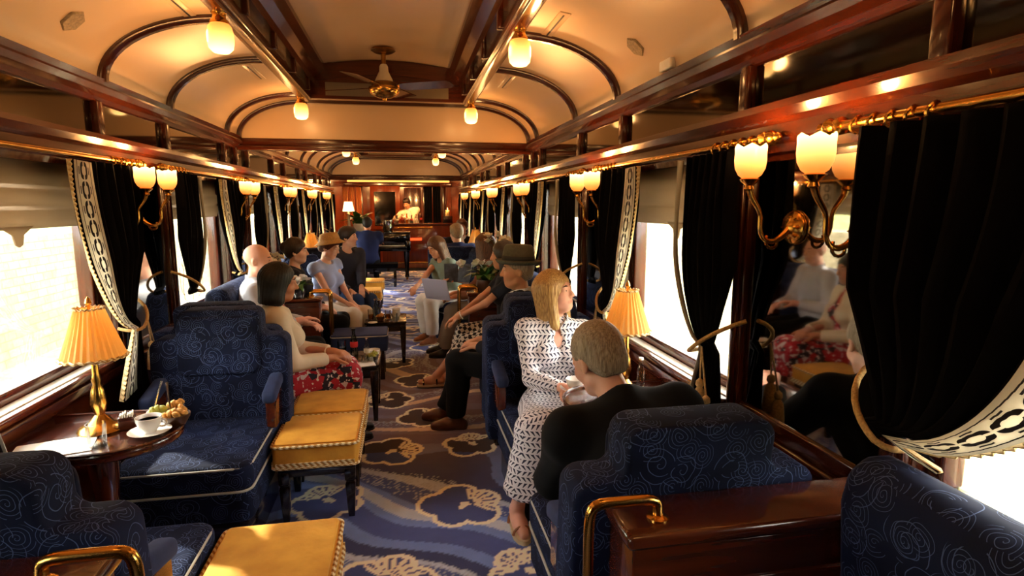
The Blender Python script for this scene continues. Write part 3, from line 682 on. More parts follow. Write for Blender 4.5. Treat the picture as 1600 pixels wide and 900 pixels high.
def fan(y, lab, rz):
    f = empty('ceiling_fan', (-.02, y, 2.712), rz, lab, 'ceiling fan'); f.scale = (1.16,)*3
    MB().lathe([(.075, 0), (.08, -.01), (.06, -.022), (.016, -.026), (.015, -.10)], 20).build('canopy', 'brass_old', f)
    MB().lathe([(.02, -.095), (.028, -.11), (.03, -.14), (.055, -.19), (.06, -.205)], 20).build('motor_cone', 'ivory', f)
    MB().lathe([(.05, -.20), (.085, -.215), (.09, -.235), (.085, -.25), (.04, -.255)], 20).build('motor_housing', 'brass_old', f)
    MB().lathe([(.10, -.243), (.105, -.255), (.09, -.285), (.05, -.305), (.015, -.312), (.012, -.325), (.001, -.33)], 20).build('brass_bowl', 'brass', f)
    sd0 = None
    for k in range(10):
        a = k*pi/5
        if sd0 is None: sd0 = q = MB().lathe([(.001, .008), (.011, 0), (.001, -.008)], 8).build('stud', 'brass', f)
        else: q = sd0.copy(); COL.objects.link(q); q.parent = f
        q.location = (.094*cos(a), .094*sin(a), -.268)
    for k in range(4):
        m = MB(); m.rings([[(.08, -.02, -.236), (.08, .02, -.242), (.08, .02, -.246), (.08, -.02, -.24)], [(.16, -.055, -.228), (.16, .055, -.25), (.16, .055, -.255), (.16, -.055, -.233)], [(.45, -.062, -.226), (.45, .062, -.25), (.45, .062, -.255), (.45, -.062, -.231)], [(.475, -.03, -.232), (.475, .03, -.244), (.475, .03, -.249), (.475, -.03, -.237)]])
        b = m.build('fan_blade', 'mahogany_x', f); b.rotation_euler = (0, 0, k*pi/2)
fan(4.70, 'brass and cream ceiling fan with dark wooden blades in the near light well', R(155)); fan(8.6, 'ceiling fan in the far light well over the piano end', R(20))

# ------------------------------------------------------------------ seating
def loop_pts(w, d, z, r_=.05, y0=0):
    return [(x, y+y0, z) for x, y in rrect(w, d, r_, 4)]
def make_chair(arms=True):
    c = empty('armchair')
    MB().box(-.25, .25, -.30, .28, .0, .20).build('plinth', 'ebony', c, bevel=.01)
    m = MB().extrude(rrect(.55, .64, .05, 3), .19, .34, axis=2); m.build('seat_base', 'navy_swirl', c, bevel=.015)
    m = MB().extrude(rrect(.56, .66, .06, 4), .33, .455, axis=2); m.build('seat_cushion', 'navy_swirl', c, bevel=.03, seg=3)
    p = MB(); p.tube(loop_pts(.545, .645, .437, .06), .006, 6, loop=True); p.build('piping', 'piping', c)
    p = MB(); p.tube(loop_pts(.553, .652, .335, .05), .006, 6, loop=True); p.build('piping', 'piping', c)
    def outline(w1, w2, z0, z1, z2, r_):
        def arc(cx, cz, a0, a1): return [(cx+r_*cos(R(a0+(a1-a0)*i/5)), cz+r_*sin(R(a0+(a1-a0)*i/5))) for i in range(6)]
        right = [(w1/2, z0)]+arc(w1/2-r_, z1-r_, 0, 90)+[(w2/2+.02, z1)]+[(w2/2, z1+.02)]+arc(w2/2-r_, z2-r_, 0, 90)
        return right+[(-x, z) for x, z in reversed(right)]
    # stepped back, leaning a little backwards
    m = MB().extrude(outline(.66, .40, .22, .87, 1.01, .05), -.075, .075, axis=1); m.v = [(x, y-.34-.10*(z-.4), z) for x, y, z in m.v]
    m.build('backrest', 'navy_swirl', c, bevel=.035, seg=3)
    m = MB().extrude(rrect(.40, .30, .05, 4, 0, .83), .055, .095, axis=1); m.v = [(x, y-.34-.10*(z-.4), z) for x, y, z in m.v]; m.build('head_cushion', 'navy_swirl', c, bevel=.018, seg=3)
    for s in (-1, 1):
        a = MB(); a.box(s*.275-.025, s*.275+.025, -.27, -.11, .44, .60); a.v = [(x, y, z+(.03 if y < -.2 and z > .5 else 0)) for x, y, z in a.v]; o = a.build('armrest', 'mahogany', c, bevel=.012)
        a = MB(); a.box(s*.275-.034, s*.275+.034, -.29, -.08, .585, .645); a.v = [(x, y, z+(.04 if y < -.2 else -.01)) for x, y, z in a.v]; a.build('arm_pad', 'navy_plain', o, bevel=.02, seg=3)
    return c
ch0 = make_chair(); used = False
CH = [((-.85, 1.72), 0, 'navy velvet armchair with brass rail behind it and an empty seat'),
      ((-.85, 2.80), pi, 'empty navy swirl patterned armchair beside the mustard stools, facing the coffee cup table'),
      ((.82, 1.72), 0, 'dark navy armchair in which the grey haired man in a black jacket sits'),
      ((.87, 2.83), pi, 'navy armchair in which the blonde woman in a wedge print dress sits'),
      ((-.93, 3.77), 0, 'navy armchair in which the bob haired woman sits, behind the empty armchair'),
      ((.89, 3.79), 0, 'navy armchair in which the man with the grey hat sits'),
      ((-.76, 6.12), R(-140), 'navy armchair of the woman with the straw hat'),
      ((-.66, 7.2), R(-135), 'navy armchair of the man in the slate sweater'),
      ((.70, 6.72), R(118), 'navy armchair of the woman reading a book'),
      ((.80, 7.75), 0, 'navy armchair of the person with greying brown hair'),
      ((.80, 8.98), pi, 'navy armchair of the man half hidden behind the greying person')]
for (x, y), rz, lab in CH:
    o = ch0 if not used else copy_tree(ch0); used = True
    o.location = (x, y, 0); o.rotation_euler = (0, 0, rz); tag(o, lab, 'armchair', 'navy velvet armchairs')
def sofa(s, a, b, lab):
    c = (a+b)/2; h = (b-a)/2; o = empty('window_sofa', (s*1.02, c, 0), 0, lab, 'sofa', 'navy window sofas')
    MB().box(-.27, .27, -h, h, 0, .22).build('plinth', 'ebony', o, bevel=.01)
    MB().box(-.29, .29, -h, h, .21, .455).build('seat_cushion', 'navy_swirl', o, bevel=.04, seg=3)
    p = MB(); p.tube([(-s*.275, -h+.02, .432), (-s*.275, h-.02, .432)], .006, 6); p.build('piping', 'piping', o)
    m = MB(); pr = [(.06, .42), (.055, .70), (.04, .88), (.055, .95), (.10, .985), (.16, .985), (.205, .95), (.22, .86), (.22, .42)]
    m.extrude([(s*x, z) for x, z in pr], -h, h); m.build('backrest', 'navy_swirl', o, bevel=.02, seg=2)
sofa(1, -.25, 1.08, 'navy quilted window sofa with light falling on its rounded back, beside the viewer')
sofa(-1, -.25, 1.0, 'navy window sofa behind the foreground armchair')
sofa(-1, 4.12, 5.05, 'navy window sofa on which the bald man sits'); sofa(1, 4.14, 5.05, 'navy window sofa on which the woman in check trousers sits')
sofa(-1, 5.27, 5.72, 'short navy window sofa of the dark haired woman in profile'); sofa(1, 5.45, 6.2, 'short navy window sofa of the woman with the laptop')
def make_stool(w=.40, h=.41):
    o = empty('stool')
    m = MB().extrude(rrect(w, w, .025, 3), h-.12, h-.008, axis=2); m.v = [(x, y, z+(.012*(1-(x/w*2)**2)*(1-(y/w*2)**2) if z > h-.05 else 0)) for x, y, z in m.v]; m.build('cushion', 'mustard', o, bevel=.018, seg=3)
    m = MB().extrude(rrect(w-.02, w-.02, .02, 3), h-.006, h+.004, axis=2); m.build('cushion_crown', 'mustard', o, bevel=.008)
    for z, nm in ((h-.012, 'braid_piping'), (h-.118, 'braid_piping')):
        p = MB(); p.tube([(x, y, z) for x, y in rrect(w+.004, w+.004, .03, 4)], .0075, 6, loop=True); p.build(nm, 'braid', o)
    m = MB()
    for x, y, dx, dy in ((0, -w/2-.003, 1, 0), (0, w/2+.003, 1, 0), (w/2+.003, 0, 0, 1), (-w/2-.003, 0, 0, 1)):
        m.box(x-(w/2-.02)*dx-.003, x+(w/2-.02)*dx+.003, y-(w/2-.02)*dy-.003, y+(w/2-.02)*dy+.003, h-.112, h-.092)
    m.build('braid_band', 'braid', o)
    MB().box(-w/2+.02, w/2-.02, -w/2+.02, w/2-.02, h-.175, h-.118).build('apron', 'ebony', o, bevel=.005)
    for sx in (-1, 1):
        for sy in (-1, 1):
            x, y = sx*(w/2-.045), sy*(w/2-.045)
            m = MB(); m.rings([[(x+a*q, y+b*q, z) for a, b in ((-1, -1), (1, -1), (1, 1), (-1, 1))] for q, z in ((.026, h-.15), (.025, h-.21), (.018, h-.22), (.024, h-.235), (.015, 0))]); m.build('leg', 'ebony', o, bevel=.003)
    return o
st0 = make_stool(); used = False
ST = [((-.35, 1.86), 'mustard velvet stool with braided edge beside the foreground armchair'), ((-.35, 2.96), 'mustard velvet stool with braided edge beside the empty armchair arm pad'), ((-.35, 3.38), 'mustard velvet stool pushed against the knees of the bob haired woman'),
      ((-.42, 7.9), 'mustard velvet stool in the aisle before the slate sweatered man, nearer the drinks table'), ((-.42, 8.9), 'mustard velvet stool in the aisle closest to the piano bench')]
for (x, y), lab in ST:
    o = st0 if not used else copy_tree(st0); used = True
    o.location = (x, y, 0); tag(o, lab, 'stool', 'mustard stools')
b = empty('footstool_bench', (-.31, 5.22, 0), 0, 'navy velvet bench with pale piping in front of the woman in cream trousers', 'bench')
m = MB().extrude(rrect(.48, .36, .03, 3), .27, .42, axis=2); m.build('cushion', 'navy_plain', b, bevel=.02, seg=3)
p = MB(); p.tube([(x, y, .405) for x, y in rrect(.482, .362, .04, 4)], .005, 6, loop=True); p.build('piping', 'piping', b)
MB().box(-.21, .21, -.15, .15, .2, .28).build('apron', 'ebony', b, bevel=.005)
for sx in (-1, 1):
    for sy in (-1, 1): MB().box(sx*.19-.02, sx*.19+.02, sy*.12-.02, sy*.12+.02, 0, .21).build('leg', 'ebony', b, bevel=.003)
def cabinet(s, y, lab, xi=.575, dp=.15, ht=.835):
    x0, x1 = sorted((s*xi, s*1.325)); o = empty('partition_cabinet', ((x0+x1)/2, y, 0), 0, lab, 'cabinet', 'partition cabinets'); h = (x1-x0)/2
    MB().box(-h, h, -dp/2, dp/2, 0, ht-.035).build('body', 'mahogany_x', o, bevel=.006)
    MB().box(-h-(.015 if s > 0 else 0), h+(.015 if s < 0 else 0), -dp/2-.012, dp/2+.012, ht-.035, ht).build('top', 'mahogany_x', o, bevel=.012, seg=3)
    MB().box(-h+.08, h-.08, -dp/2-.008, -dp/2+.002, .15, ht-.13).build('panel', 'mahogany_x', o, bevel=.004)
    xe = -s*h      # aisle end
    for yy in ((-.05, .05) if y > 3 else (-.02,)):
        hr = ht+.05; pts = [(xe-s*.085, yy, 0), (xe-s*.085, yy, hr-.085)]+bez((xe-s*.085, yy, hr-.085), (xe-s*.085, yy, hr), (xe-s*.08, yy, hr), (xe-s*.03, yy, hr), 8)[1:]+bez((xe+s*.02, yy, hr), (xe+s*.075, yy, hr), (xe+s*.08, yy, hr), (xe+s*.08, yy, ht), 8)
        m = MB(); m.tube(pts, .0125, 10); m.build('brass_rail', 'brass', o)
        MB().lathe([(.026, .0), (.026, .006), (.016, .012)], 14, (xe+s*.08, yy, ht)).build('flange', 'brass', o)
        MB().lathe([(.03, .0), (.03, .008), (.016, .016)], 14, (xe-s*.085, yy, 0)).build('flange', 'brass', o)
cabinet(1, 1.17, 'mahogany partition cabinet with brass rail behind the dark jacketed man'); cabinet(-1, 1.17, 'mahogany partition cabinet with brass rail behind the foreground empty armchair', .515)
cabinet(1, 5.22, 'mahogany partition cabinet with double brass rail below the green plant', .665, .15, .75); cabinet(-1, 5.16, 'mahogany partition cabinet with double brass rail beside the woman with the straw hat', .63, .15, .75)

# ------------------------------------------------------------------ tables and lamps
def wall_table(s, y, lab):
    o = empty('window_table', (s*1.05, y, 0), 0, lab, 'table')
    poly = [(s*.275, -.22)]+[(s*.275, .22)]; arc = [(-s*(.06+.22*sin(R(a))), .22*cos(R(a))) for a in range(0, 181, 12)]
    poly = [(s*.275, .22)]+arc+[(s*.275, -.22)]
    m = MB().extrude(poly, .655, .69, axis=2); m.build('table_top', 'mahogany_x', o, bevel=.010, seg=3)
    big = [(x*1.0, yy) for x, yy in poly]; m = MB(); m.tube([(x, yy, .693) for x, yy in big], .006, 6, loop=True); m.build('raised_edge', 'mahogany_x', o)
    MB().lathe([(.17, 0), (.16, .02), (.05, .05), (.035, .2), (.04, .45), (.06, .62), (.10, .656)], 16).build('pedestal', 'mahogany_z', o)
wall_table(-1, 2.33, 'round ended mahogany window table set with a coffee cup'); wall_table(1, 2.33, 'round ended mahogany window table in front of the blonde woman')
def table_lamp(x, y, z, lab, glow=1.2, sc=1.0, sun_boost=False):
    o = empty('table_lamp', (x, y, z), 0, lab, 'table lamp', 'pleated shade table lamps'); o.scale = (sc,)*3
    MB().lathe([(.075, 0), (.08, .008), (.07, .02), (.045, .03), (.03, .05), (.016, .065), (.02, .08), (.028, .11), (.022, .16), (.013, .185), (.017, .20), (.012, .22), (.010, .36)], 20).build('brass_stem', 'brass', o)
    m = MB(); rg = []
    for r_, zz in ((.105, .29), (.085, .35), (.062, .42), (.045, .475)):
        rg.append([((r_+.0025*(1 if j % 2 else -1))*cos(2*pi*j/56), (r_+.0025*(1 if j % 2 else -1))*sin(2*pi*j/56), zz) for j in range(56)])
    m.rings(rg, caps=False); sh = m.build('pleated_shade', 'shade_silk', o, smooth=False); sm = sh.modifiers.new('t', 'SOLIDIFY'); sm.thickness = .0015
    for r_, zz, w in ((.107, .29, .006), (.047, .475, .004)):
        m = MB(); m.tube([((r_+.002*cos(j*pi))*cos(2*pi*j/40), (r_)*sin(2*pi*j/40), zz+.003*cos(j*pi)) for j in range(40)], w, 6, loop=True); m.build('shade_trim', 'braid', sh)
    MB().lathe([(.004, .36), (.006, .47), (.004, .485), (.012, .495), (.008, .51), (.001, .52)], 10).build('finial', 'brass', o)
    MB().lathe([(.008, .36), (.02, .375), (.026, .40), (.018, .425), (.001, .432)], 12).build('bulb_glass', 'lamp_glow', o)
    plight('bulb', (0, 0, .40), glow, (1, .80, .52) if sun_boost else (1, .62, .28), .02, o)
table_lamp(-1.06, 2.36, .69, 'brass table lamp with pleated amber shade beside the coffee cup'); table_lamp(1.08, 2.42, .69, 'brass table lamp with pleated amber shade behind the grey haired man')
table_lamp(-1.08, 7.75, .70, 'glowing pleated table lamp behind the woman with the straw hat', 45, sun_boost=True); table_lamp(1.12, 8.35, .70, 'glowing pleated table lamp by the far window curtains', 45, sun_boost=True); table_lamp(1.14, 7.25, .62, 'glowing pleated table lamp above the brown haired woman', 45, sun_boost=True)  # far bulbs turned up in place of sunlight behind the shades
for x, y, z, lab in ((-1.1, 7.75, .70, 'small mahogany side table under the lamp behind the straw hat woman'), (1.12, 8.35, .70, 'small mahogany side table under the lamp by the far curtains'), (1.14, 7.25, .62, 'small mahogany side table under the lamp above the brown haired woman')):
    o = empty('side_table', (x, y, 0), 0, lab, 'table'); MB().extrude(rrect(.32, .36, .05, 4), z-.03, z, axis=2).build('table_top', 'mahogany_x', o, bevel=.008); MB().lathe([(.14, 0), (.13, .02), (.03, .05), (.03, z-.1), (.08, z-.03)], 14).build('pedestal', 'mahogany_z', o)
def low_table(x, y, lab, w=.40, d=.44, h=.42):
    o = empty('cocktail_table', (x, y, 0), 0, lab, 'table', 'low cocktail tables')
    MB().extrude(rrect(w, d, .02, 3), h-.025, h, axis=2).build('table_top', 'ebony', o, bevel=.005); MB().box(-w/2+.02, w/2-.02, -d/2+.02, d/2-.02, h-.10, h-.025).build('apron', 'ebony', o, bevel=.004)
    for sx in (-1, 1):
        for sy in (-1, 1):
            px, py = sx*(w/2-.035), sy*(d/2-.035); m = MB(); m.rings([[(px+a*q, py+b_*q, z) for a, b_ in ((-1, -1), (1, -1), (1, 1), (-1, 1))] for q, z in ((.028, h-.04), (.028, h-.12), (.015, 0))]); m.build('leg', 'ebony', o, bevel=.003)
low_table(-.30, 4.28, 'low dark cocktail table with soda bottle, beside the bob haired woman'); low_table(-.10, 5.80, 'low dark cocktail table with amber drinks, in front of the woman with the straw hat')

# ------------------------------------------------------------------ tableware
def lathe_thing(name, prof, mat, loc, lab, cat, seg=20, group=None, caps=True):
    o = MB().lathe(prof, seg, caps=caps).build(name, mat); o.location = loc; return tag(o, lab, cat, group)
def tumbler(loc, lab, r_=.032, h=.085, liquid=None):
    e_ = empty('tumbler', loc, 0, lab, 'glass'); MB().lathe([(.001, .0), (r_*.9, 0), (r_, h), (r_-.003, h), (r_*.85, .012), (.001, .012)], 20).build('glass_wall', 'clear_glass', e_)
    if liquid: MB().lathe([(.001, .013), (r_*.84, .013), (r_*.9, h*.55), (.001, h*.55)], 20).build('drink', liquid, e_)
def bottle(loc, lab, label=None, cap=None, h=.21, r_=.028, mat='bottle_glass'):
    e_ = empty('bottle', loc, 0, lab, 'bottle')
    MB().lathe([(.001, 0), (r_, 0), (r_*1.02, h*.15), (r_*.9, h*.32), (r_, h*.48), (r_*.72, h*.66), (r_*.45, h*.8), (r_*.42, h*.95), (r_*.5, h*.96), (r_*.5, h)], 18).build('glass_body', mat, e_)
    if label: MB().lathe([(r_*.93, h*.34), (r_*1.03, h*.40), (r_*1.03, h*.50), (r_*.95, h*.54)], 18, caps=False).build('label_band', label, e_)
    if cap: MB().lathe([(r_*.55, h*.93), (r_*.55, h*1.01), (.001, h*1.01)], 14).build('cap', cap, e_)
def cup(loc, lab1, lab2):
    o = lathe_thing('saucer', [(.001, .004), (.03, .003), (.035, .006), (.07, .016), (.073, .019), (.068, .019), (.034, .010), (.001, .009)], 'porcelain', loc, lab1, 'saucer', 28)
    e_ = empty('coffee_cup', (loc[0], loc[1], loc[2]+.011), 0, lab2, 'cup')
    MB().lathe([(.001, 0), (.022, 0), (.024, .006), (.036, .02), (.043, .045), (.045, .06), (.042, .06), (.036, .03), (.02, .012), (.001, .010)], 26).build('bowl', 'porcelain', e_)
    MB().lathe([(.001, .046), (.0405, .046)], 22).build('coffee', 'dark_dish', e_)
    m = MB(); m.tube(bez((.040, 0, .05), (.075, -.01, .055), (.07, -.01, .015), (.034, 0, .022), 10), .004, 8); m.build('handle', 'porcelain', e_)
TZ = .69
cup((-.86, 2.28, TZ), 'white saucer under the coffee cup on the window table', 'white porcelain coffee cup on the window table')
tumbler((-1.0, 2.20, TZ), 'clear water tumbler in front of the brass lamp')
o = MB().extrude(rrect(.24, .16, .004, 1), 0, .004, axis=2).build('napkin', 'linen'); o.location = (-1.14, 2.2, TZ); o.rotation_euler = (0, 0, .3); tag(o, 'white folded napkin under the lamp on the window table', 'napkin')
e_ = empty('sugar_box', (-.97, 2.36, TZ), .3, 'small wooden box of sugar sachets beside the lamp', 'sugar box')
MB().box(-.028, .028, -.02, .02, 0, .05).build('box', 'mahogany_x', e_, bevel=.003)
for k in range(6): m = MB().box(-.022+k*.008, -.018+k*.008, -.016, .016, .01, .06+.004*(k % 3)); m.build('sachet', 'paper', e_)
def bowl_of(loc, lab, mat, bm, n=9, r_=.05):
    e_ = empty('snack_bowl', loc, 0, lab, 'bowl'); MB().lathe([(.001, 0), (r_*.6, 0), (r_*.95, .03), (r_, .045), (r_*.93, .045), (r_*.5, .01), (.001, .008)], 22).build('bowl', bm, e_)
    for k in range(n):
        a = k*2.4; q = r_*.7*math.sqrt((k+.5)/n); m = MB(); m.lathe([(.001, -.011), (.014, -.006), (.018, .002), (.012, .010), (.001, .012)], 8); b_ = m.build('snack', mat, e_); b_.location = (q*cos(a), q*sin(a), .042+.008*(k % 3)); b_.rotation_euler = (k, k*.7, k*1.3); b_.scale = (1, .7, 1)
bowl_of((-.88, 2.42, TZ), 'small bowl of green olives beside the sugar box', 'snack_green', 'porcelain', 8, .042); bowl_of((-.80, 2.37, TZ), 'small dark dish of crisps at the round end of the window table', 'snack', 'dark_dish', 14, .052)
bowl_of((-.84, 2.47, TZ), 'little dish of roasted nuts by the armchair', 'snack', 'dark_dish', 9, .036)
for k, (x, y) in enumerate(((-.905, 2.44), (-.83, 2.405))):
    m = MB(); m.tube([(0, 0, 0), (.012, .01, .05), (.03, .02, .11)], [.004, .003, .005], 6); o = m.build('spoon', 'silver'); o.location = (x, y, TZ+.045); o.rotation_euler = (0, 0, k*1.5); tag(o, ['silver spoon standing in the olive bowl', 'silver pick standing in the dish of crisps'][k], 'spoon')
bottle((1.20, 2.52, TZ), 'little clear bottle with white cap beside the right brass lamp', None, 'linen', .13, .02, 'clear_glass')
cup((.98, 2.28, TZ), 'white saucer on the table of the blonde woman', 'white cup on the table of the blonde woman')
CZ = .42
bottle((-.29, 4.34, CZ), 'contour soda bottle with red label on the cocktail table', 'red_label', 'black_plastic', .21, .028)
bottle((-.19, 4.22, CZ), 'small clear mixer bottle with pale label on the cocktail table', 'paper', 'silver', .16, .022, 'clear_glass')
tumbler((-.38, 4.36, CZ), 'tall glass with pale drink beside the soda bottle', .034, .12, 'amber_glass')
tumbler((-.20, 4.12, CZ), 'short tumbler near the folded napkins', .028, .06)
bowl_of((-.15, 4.17, CZ), 'glass dish of green snacks at the corner of the cocktail table', 'snack_green', 'clear_glass', 12, .05)
lathe_thing('sugar_bowl', [(.001, 0), (.03, 0), (.045, .02), (.05, .05), (.046, .05), (.03, .012), (.001, .01)], 'porcelain', (-.15, 4.32, CZ), 'white porcelain bowl on the cocktail table behind the snacks', 'bowl')
for x, y, a, lab in ((-.20, 4.09, .2, 'white folded napkin at the near corner of the cocktail table'), (-.36, 4.24, -.1, 'white paper napkin under the soda bottle')):
    o = MB().extrude(rrect(.14, .12, .004, 1), 0, .006, axis=2).build('napkin', 'linen'); o.location = (x, y, CZ); o.rotation_euler = (0, 0, a); tag(o, lab, 'napkin')
tumbler((-.24, 5.68, CZ), 'glass of orange drink on the far cocktail table', .03, .11, 'amber_glass'); tumbler((-.02, 5.60, CZ), 'short clear tumbler on the far cocktail table edge', .036, .08)
bottle((-.20, 5.82, CZ), 'small green glass bottle on the far cocktail table', None, 'silver', .19, .026); tumbler((-.08, 5.72, CZ), 'stemless glass of pale drink on the far cocktail table', .03, .09, 'amber_glass')
bowl_of((-.15, 5.66, CZ), 'dish of brown nuts on the far cocktail table', 'snack', 'dark_dish', 12, .045)
lathe_thing('cream_jug', [(.001, 0), (.03, 0), (.042, .025), (.036, .06), (.042, .08), (.038, .08), (.03, .05), (.001, .01)], 'porcelain', (0.0, 5.85, CZ), 'white porcelain jug on the far cocktail table', 'jug')
lathe_thing('coaster', [(.001, 0), (.045, 0), (.045, .004), (.001, .004)], 'linen', (-.22, 5.58, CZ), 'round white coaster on the far cocktail table', 'coaster')

# ------------------------------------------------------------------ flowers
def leaf(L, w, curve, n=6):
    m = MB(); rg = []
    for i in range(n+1):
        t = i/n; ww = w*math.sin(pi*min(1, t*.92+.06))**.8; y = L*t; z = curve*L*(t-1.1*t*t*1.0)
        rg.append([(-ww, y, z+.25*ww), (0, y, z), (ww, y, z+.25*ww)])
    return m.rings(rg, closed=False, caps=False)
def arrangement(loc, lab, cat, leaves=10, L=.2, blooms=6, bh=.25, spread=.12, pot=(.07, .10), potmat='brass_old', lm='leaf', bm='petal', br=.035, seed=0, bdir=(0, 0)):
    rnd = random.Random(seed); o = empty('flower_arrangement', loc, 0, lab, cat)
    r_, h = pot; MB().lathe([(.001, 0), (r_*.7, 0), (r_, h*.5), (r_*.95, h), (r_*.85, h), (.001, h*.85)], 18).build('pot', potmat, o)
    for k in range(leaves):
        a = k*2.4+rnd.random(); l_ = leaf(L*(.7+.5*rnd.random()), L*.16, .5+.5*rnd.random()).build('leaf', lm, o); l_.location = (.3*r_*cos(a), .3*r_*sin(a), h*.85); l_.rotation_euler = (R(8+40*rnd.random()), 0, a)
    for k in range(blooms):
        a = k*2.4+rnd.random()*.6; q = spread*math.sqrt((k+.6)/blooms); p = (q*cos(a)+bdir[0]*k/blooms, q*sin(a)+bdir[1]*k/blooms, h+bh*(.75+.35*rnd.random()))
        m = MB(); m.tube(bez((0, 0, h*.8), (0, 0, h+bh*.5), (p[0]*.6, p[1]*.6, p[2]*.95), p, 6), .003, 5); m.build('stem', 'leaf_dark', o)
        bl = MB()
        for j in range(6):
            pa = j*pi/3; pl = leaf(br, br*.42, .35, 4); cs, sn = cos(pa), sin(pa); tl = R(28+20*(j % 2))
            bl.add([(x*cs-(y*cos(tl))*sn, x*sn+(y*cos(tl))*cs, z+y*sin(tl)) for x, y, z in pl.v], pl.f)
        bl.lathe([(.001, .0), (br*.2, br*.1), (.001, br*.25)], 6); b_ = bl.build('blossom', bm, o); b_.location = p; b_.rotation_euler = (rnd.uniform(-.9, .9)+.5, rnd.uniform(-.8, .8), rnd.random()*6)
arrangement((-.80, 5.14, .75), 'white orchids with green leaves on the brass rail cabinet beside the straw hat woman', 'flowers', 8, .16, 8, .07, .09, (.05, .08), 'clear_glass', seed=1, br=.05)
arrangement((-1.08, 5.16, .75), 'large cream hydrangea heads above the bald man', 'flowers', 7, .16, 22, .22, .13, (.07, .12), 'brass_old', bm='petal_warm', seed=2, br=.05)
arrangement((.84, 5.22, .75), 'bushy green plant with white lilies on the double brass rail cabinet', 'flowers', 24, .24, 5, .14, .10, (.10, .11), 'dark_dish', seed=3, br=.06, bdir=(-.18, 0))
arrangement((1.0, 5.24, .75), 'tall spray of white orchids by the window pier near the hatted man', 'flowers', 10, .22, 7, .38, .12, (.06, .11), 'dark_dish', lm='leaf_dark', seed=4, br=.06, bdir=(-.1, 0))
arrangement((-.82, 12.5, .98), 'leafy plant in a pale pot on the piano', 'plant', 26, .36, 4, .12, .12, (.13, .16), 'porcelain', seed=5, br=.05)

# ------------------------------------------------------------------ piano, bar, bits by the bar
pn = empty('grand_piano', (-.52, 12.3, 0), 0, 'black lacquered grand piano in front of the bar', 'piano')
outl = [(-.74, -.30), (.74, -.30), (.74, .45)]+bez((.74, .45), (.72, .72), (.1, .62), (-.1, .95), 8)+[(-.35, 1.1), (-.66, 1.05), (-.74, .85)]
MB().extrude(outl, .70, .95, axis=2).build('case', 'black_lacquer', pn, bevel=.008); MB().extrude([(x*1.01, y*1.01) for x, y in outl], .95, .972, axis=2).build('lid', 'black_lacquer', pn, bevel=.004)
MB().box(-.74, .74, -.42, -.30, .60, .70).build('key_bed', 'black_lacquer', pn, bevel=.006)
for sx in (-1, 1): MB().box(sx*.70-.04, sx*.70+.04, -.42, -.28, .60, .80).build('key_block', 'black_lacquer', pn, bevel=.01)
k0 = MB().box(-.011, .011, -.41, -.30, .70, .715).build('white_key', 'ivory', pn, bevel=.001, seg=1)
for i in range(52):
    k = k0 if i == 0 else k0.copy()
    if i: COL.objects.link(k); k.parent = pn
    k.location = (-.62+i*.0243, 0, 0)
b0 = MB().box(-.006, .006, -.37, -.30, .714, .726).build('black_key', 'black_plastic', pn, smooth=False); first = True
for i in range(51):
    if i % 7 in (1, 4): continue
    k = b0 if first else b0.copy()
    if not first: COL.objects.link(k); k.parent = pn
    first = False; k.location = (-.608+i*.0243, 0, 0)
for x, y in ((-.66, -.28), (.66, -.28), (-.3, .85)):
    m = MB(); m.rings([[(x+a*q, y+b_*q, z) for a, b_ in ((-1, -1), (1, -1), (1, 1), (-1, 1))] for q, z in ((.065, .70), (.06, .55), (.035, .12), (.045, .08), (.04, .05))]); m.build('leg', 'black_lacquer', pn, bevel=.006); MB().lathe([(.02, 0), (.025, .02), (.025, .05)], 10, (x, y, 0)).build('caster', 'brass', pn)
MB().box(-.12, .12, .1, .14, .08, .70).build('pedal_lyre', 'black_lacquer', pn, bevel=.01)
pb = empty('piano_bench', (-.42, 11.12, 0), 0, 'black padded piano bench under the pianist', 'bench'); MB().extrude(rrect(.78, .38, .02, 3), .36, .44, axis=2).build('cushion', 'black_velvet', pb, bevel=.02); MB().box(-.36, .36, -.16, .16, .29, .365).build('apron', 'black_lacquer', pb)
for sx in (-1, 1):
    for sy in (-1, 1): MB().box(sx*.33-.025, sx*.33+.025, sy*.13-.025, sy*.13+.025, 0, .30).build('leg', 'black_lacquer', pb, bevel=.004)
ib = empty('ice_bucket', (-.22, 12.35, .972), 0, 'silver ice bucket with ribbed sides standing on the piano', 'ice bucket')
MB().lathe([(.001, 0), (.085, 0), (.11, .02), (.125, .22), (.135, .225), (.135, .24), (.118, .235), (.10, .03), (.001, .02)], 22).build('bucket', 'silver', ib)
for s in (-1, 1): m = MB(); m.tube([(s*.125+s*.03*sin(t), 0, .16+.03*cos(t)) for t in np.linspace(0, pi, 8)], .006, 6); m.build('handle', 'silver', ib)
br = empty('bar_counter', (.45, 13.9, 0), 0, 'mahogany bar counter with glowing red band and brass foot rail', 'bar counter')
MB().box(-.85, .85, -.25, .25, .05, 1.05).build('body', 'bar_wood', br, bevel=.01); MB().box(-.90, .90, -.32, .30, 1.05, 1.10).build('top', 'mahogany_x', br, bevel=.015); MB().box(-.88, .88, -.28, .26, 0, .06).build('plinth', 'ebony', br)
for k in range(3): MB().box(-.72+k*.5, -.32+k*.5, -.265, -.25, .15, .62).build('panel', 'bar_wood', br, bevel=.01)
MB().box(-.66, .05, -.275, -.25, .70, .76).build('light_band', 'red_glow', br); m = MB(); m.tube([(-.8, -.36, .2), (.8, -.36, .2)], .018, 8); m.build('foot_rail', 'brass', br); m = MB(); m.tube([(-.85, -.34, 1.0), (.3, -.34, 1.0)], .015, 8); m.build('hand_rail', 'brass', br)
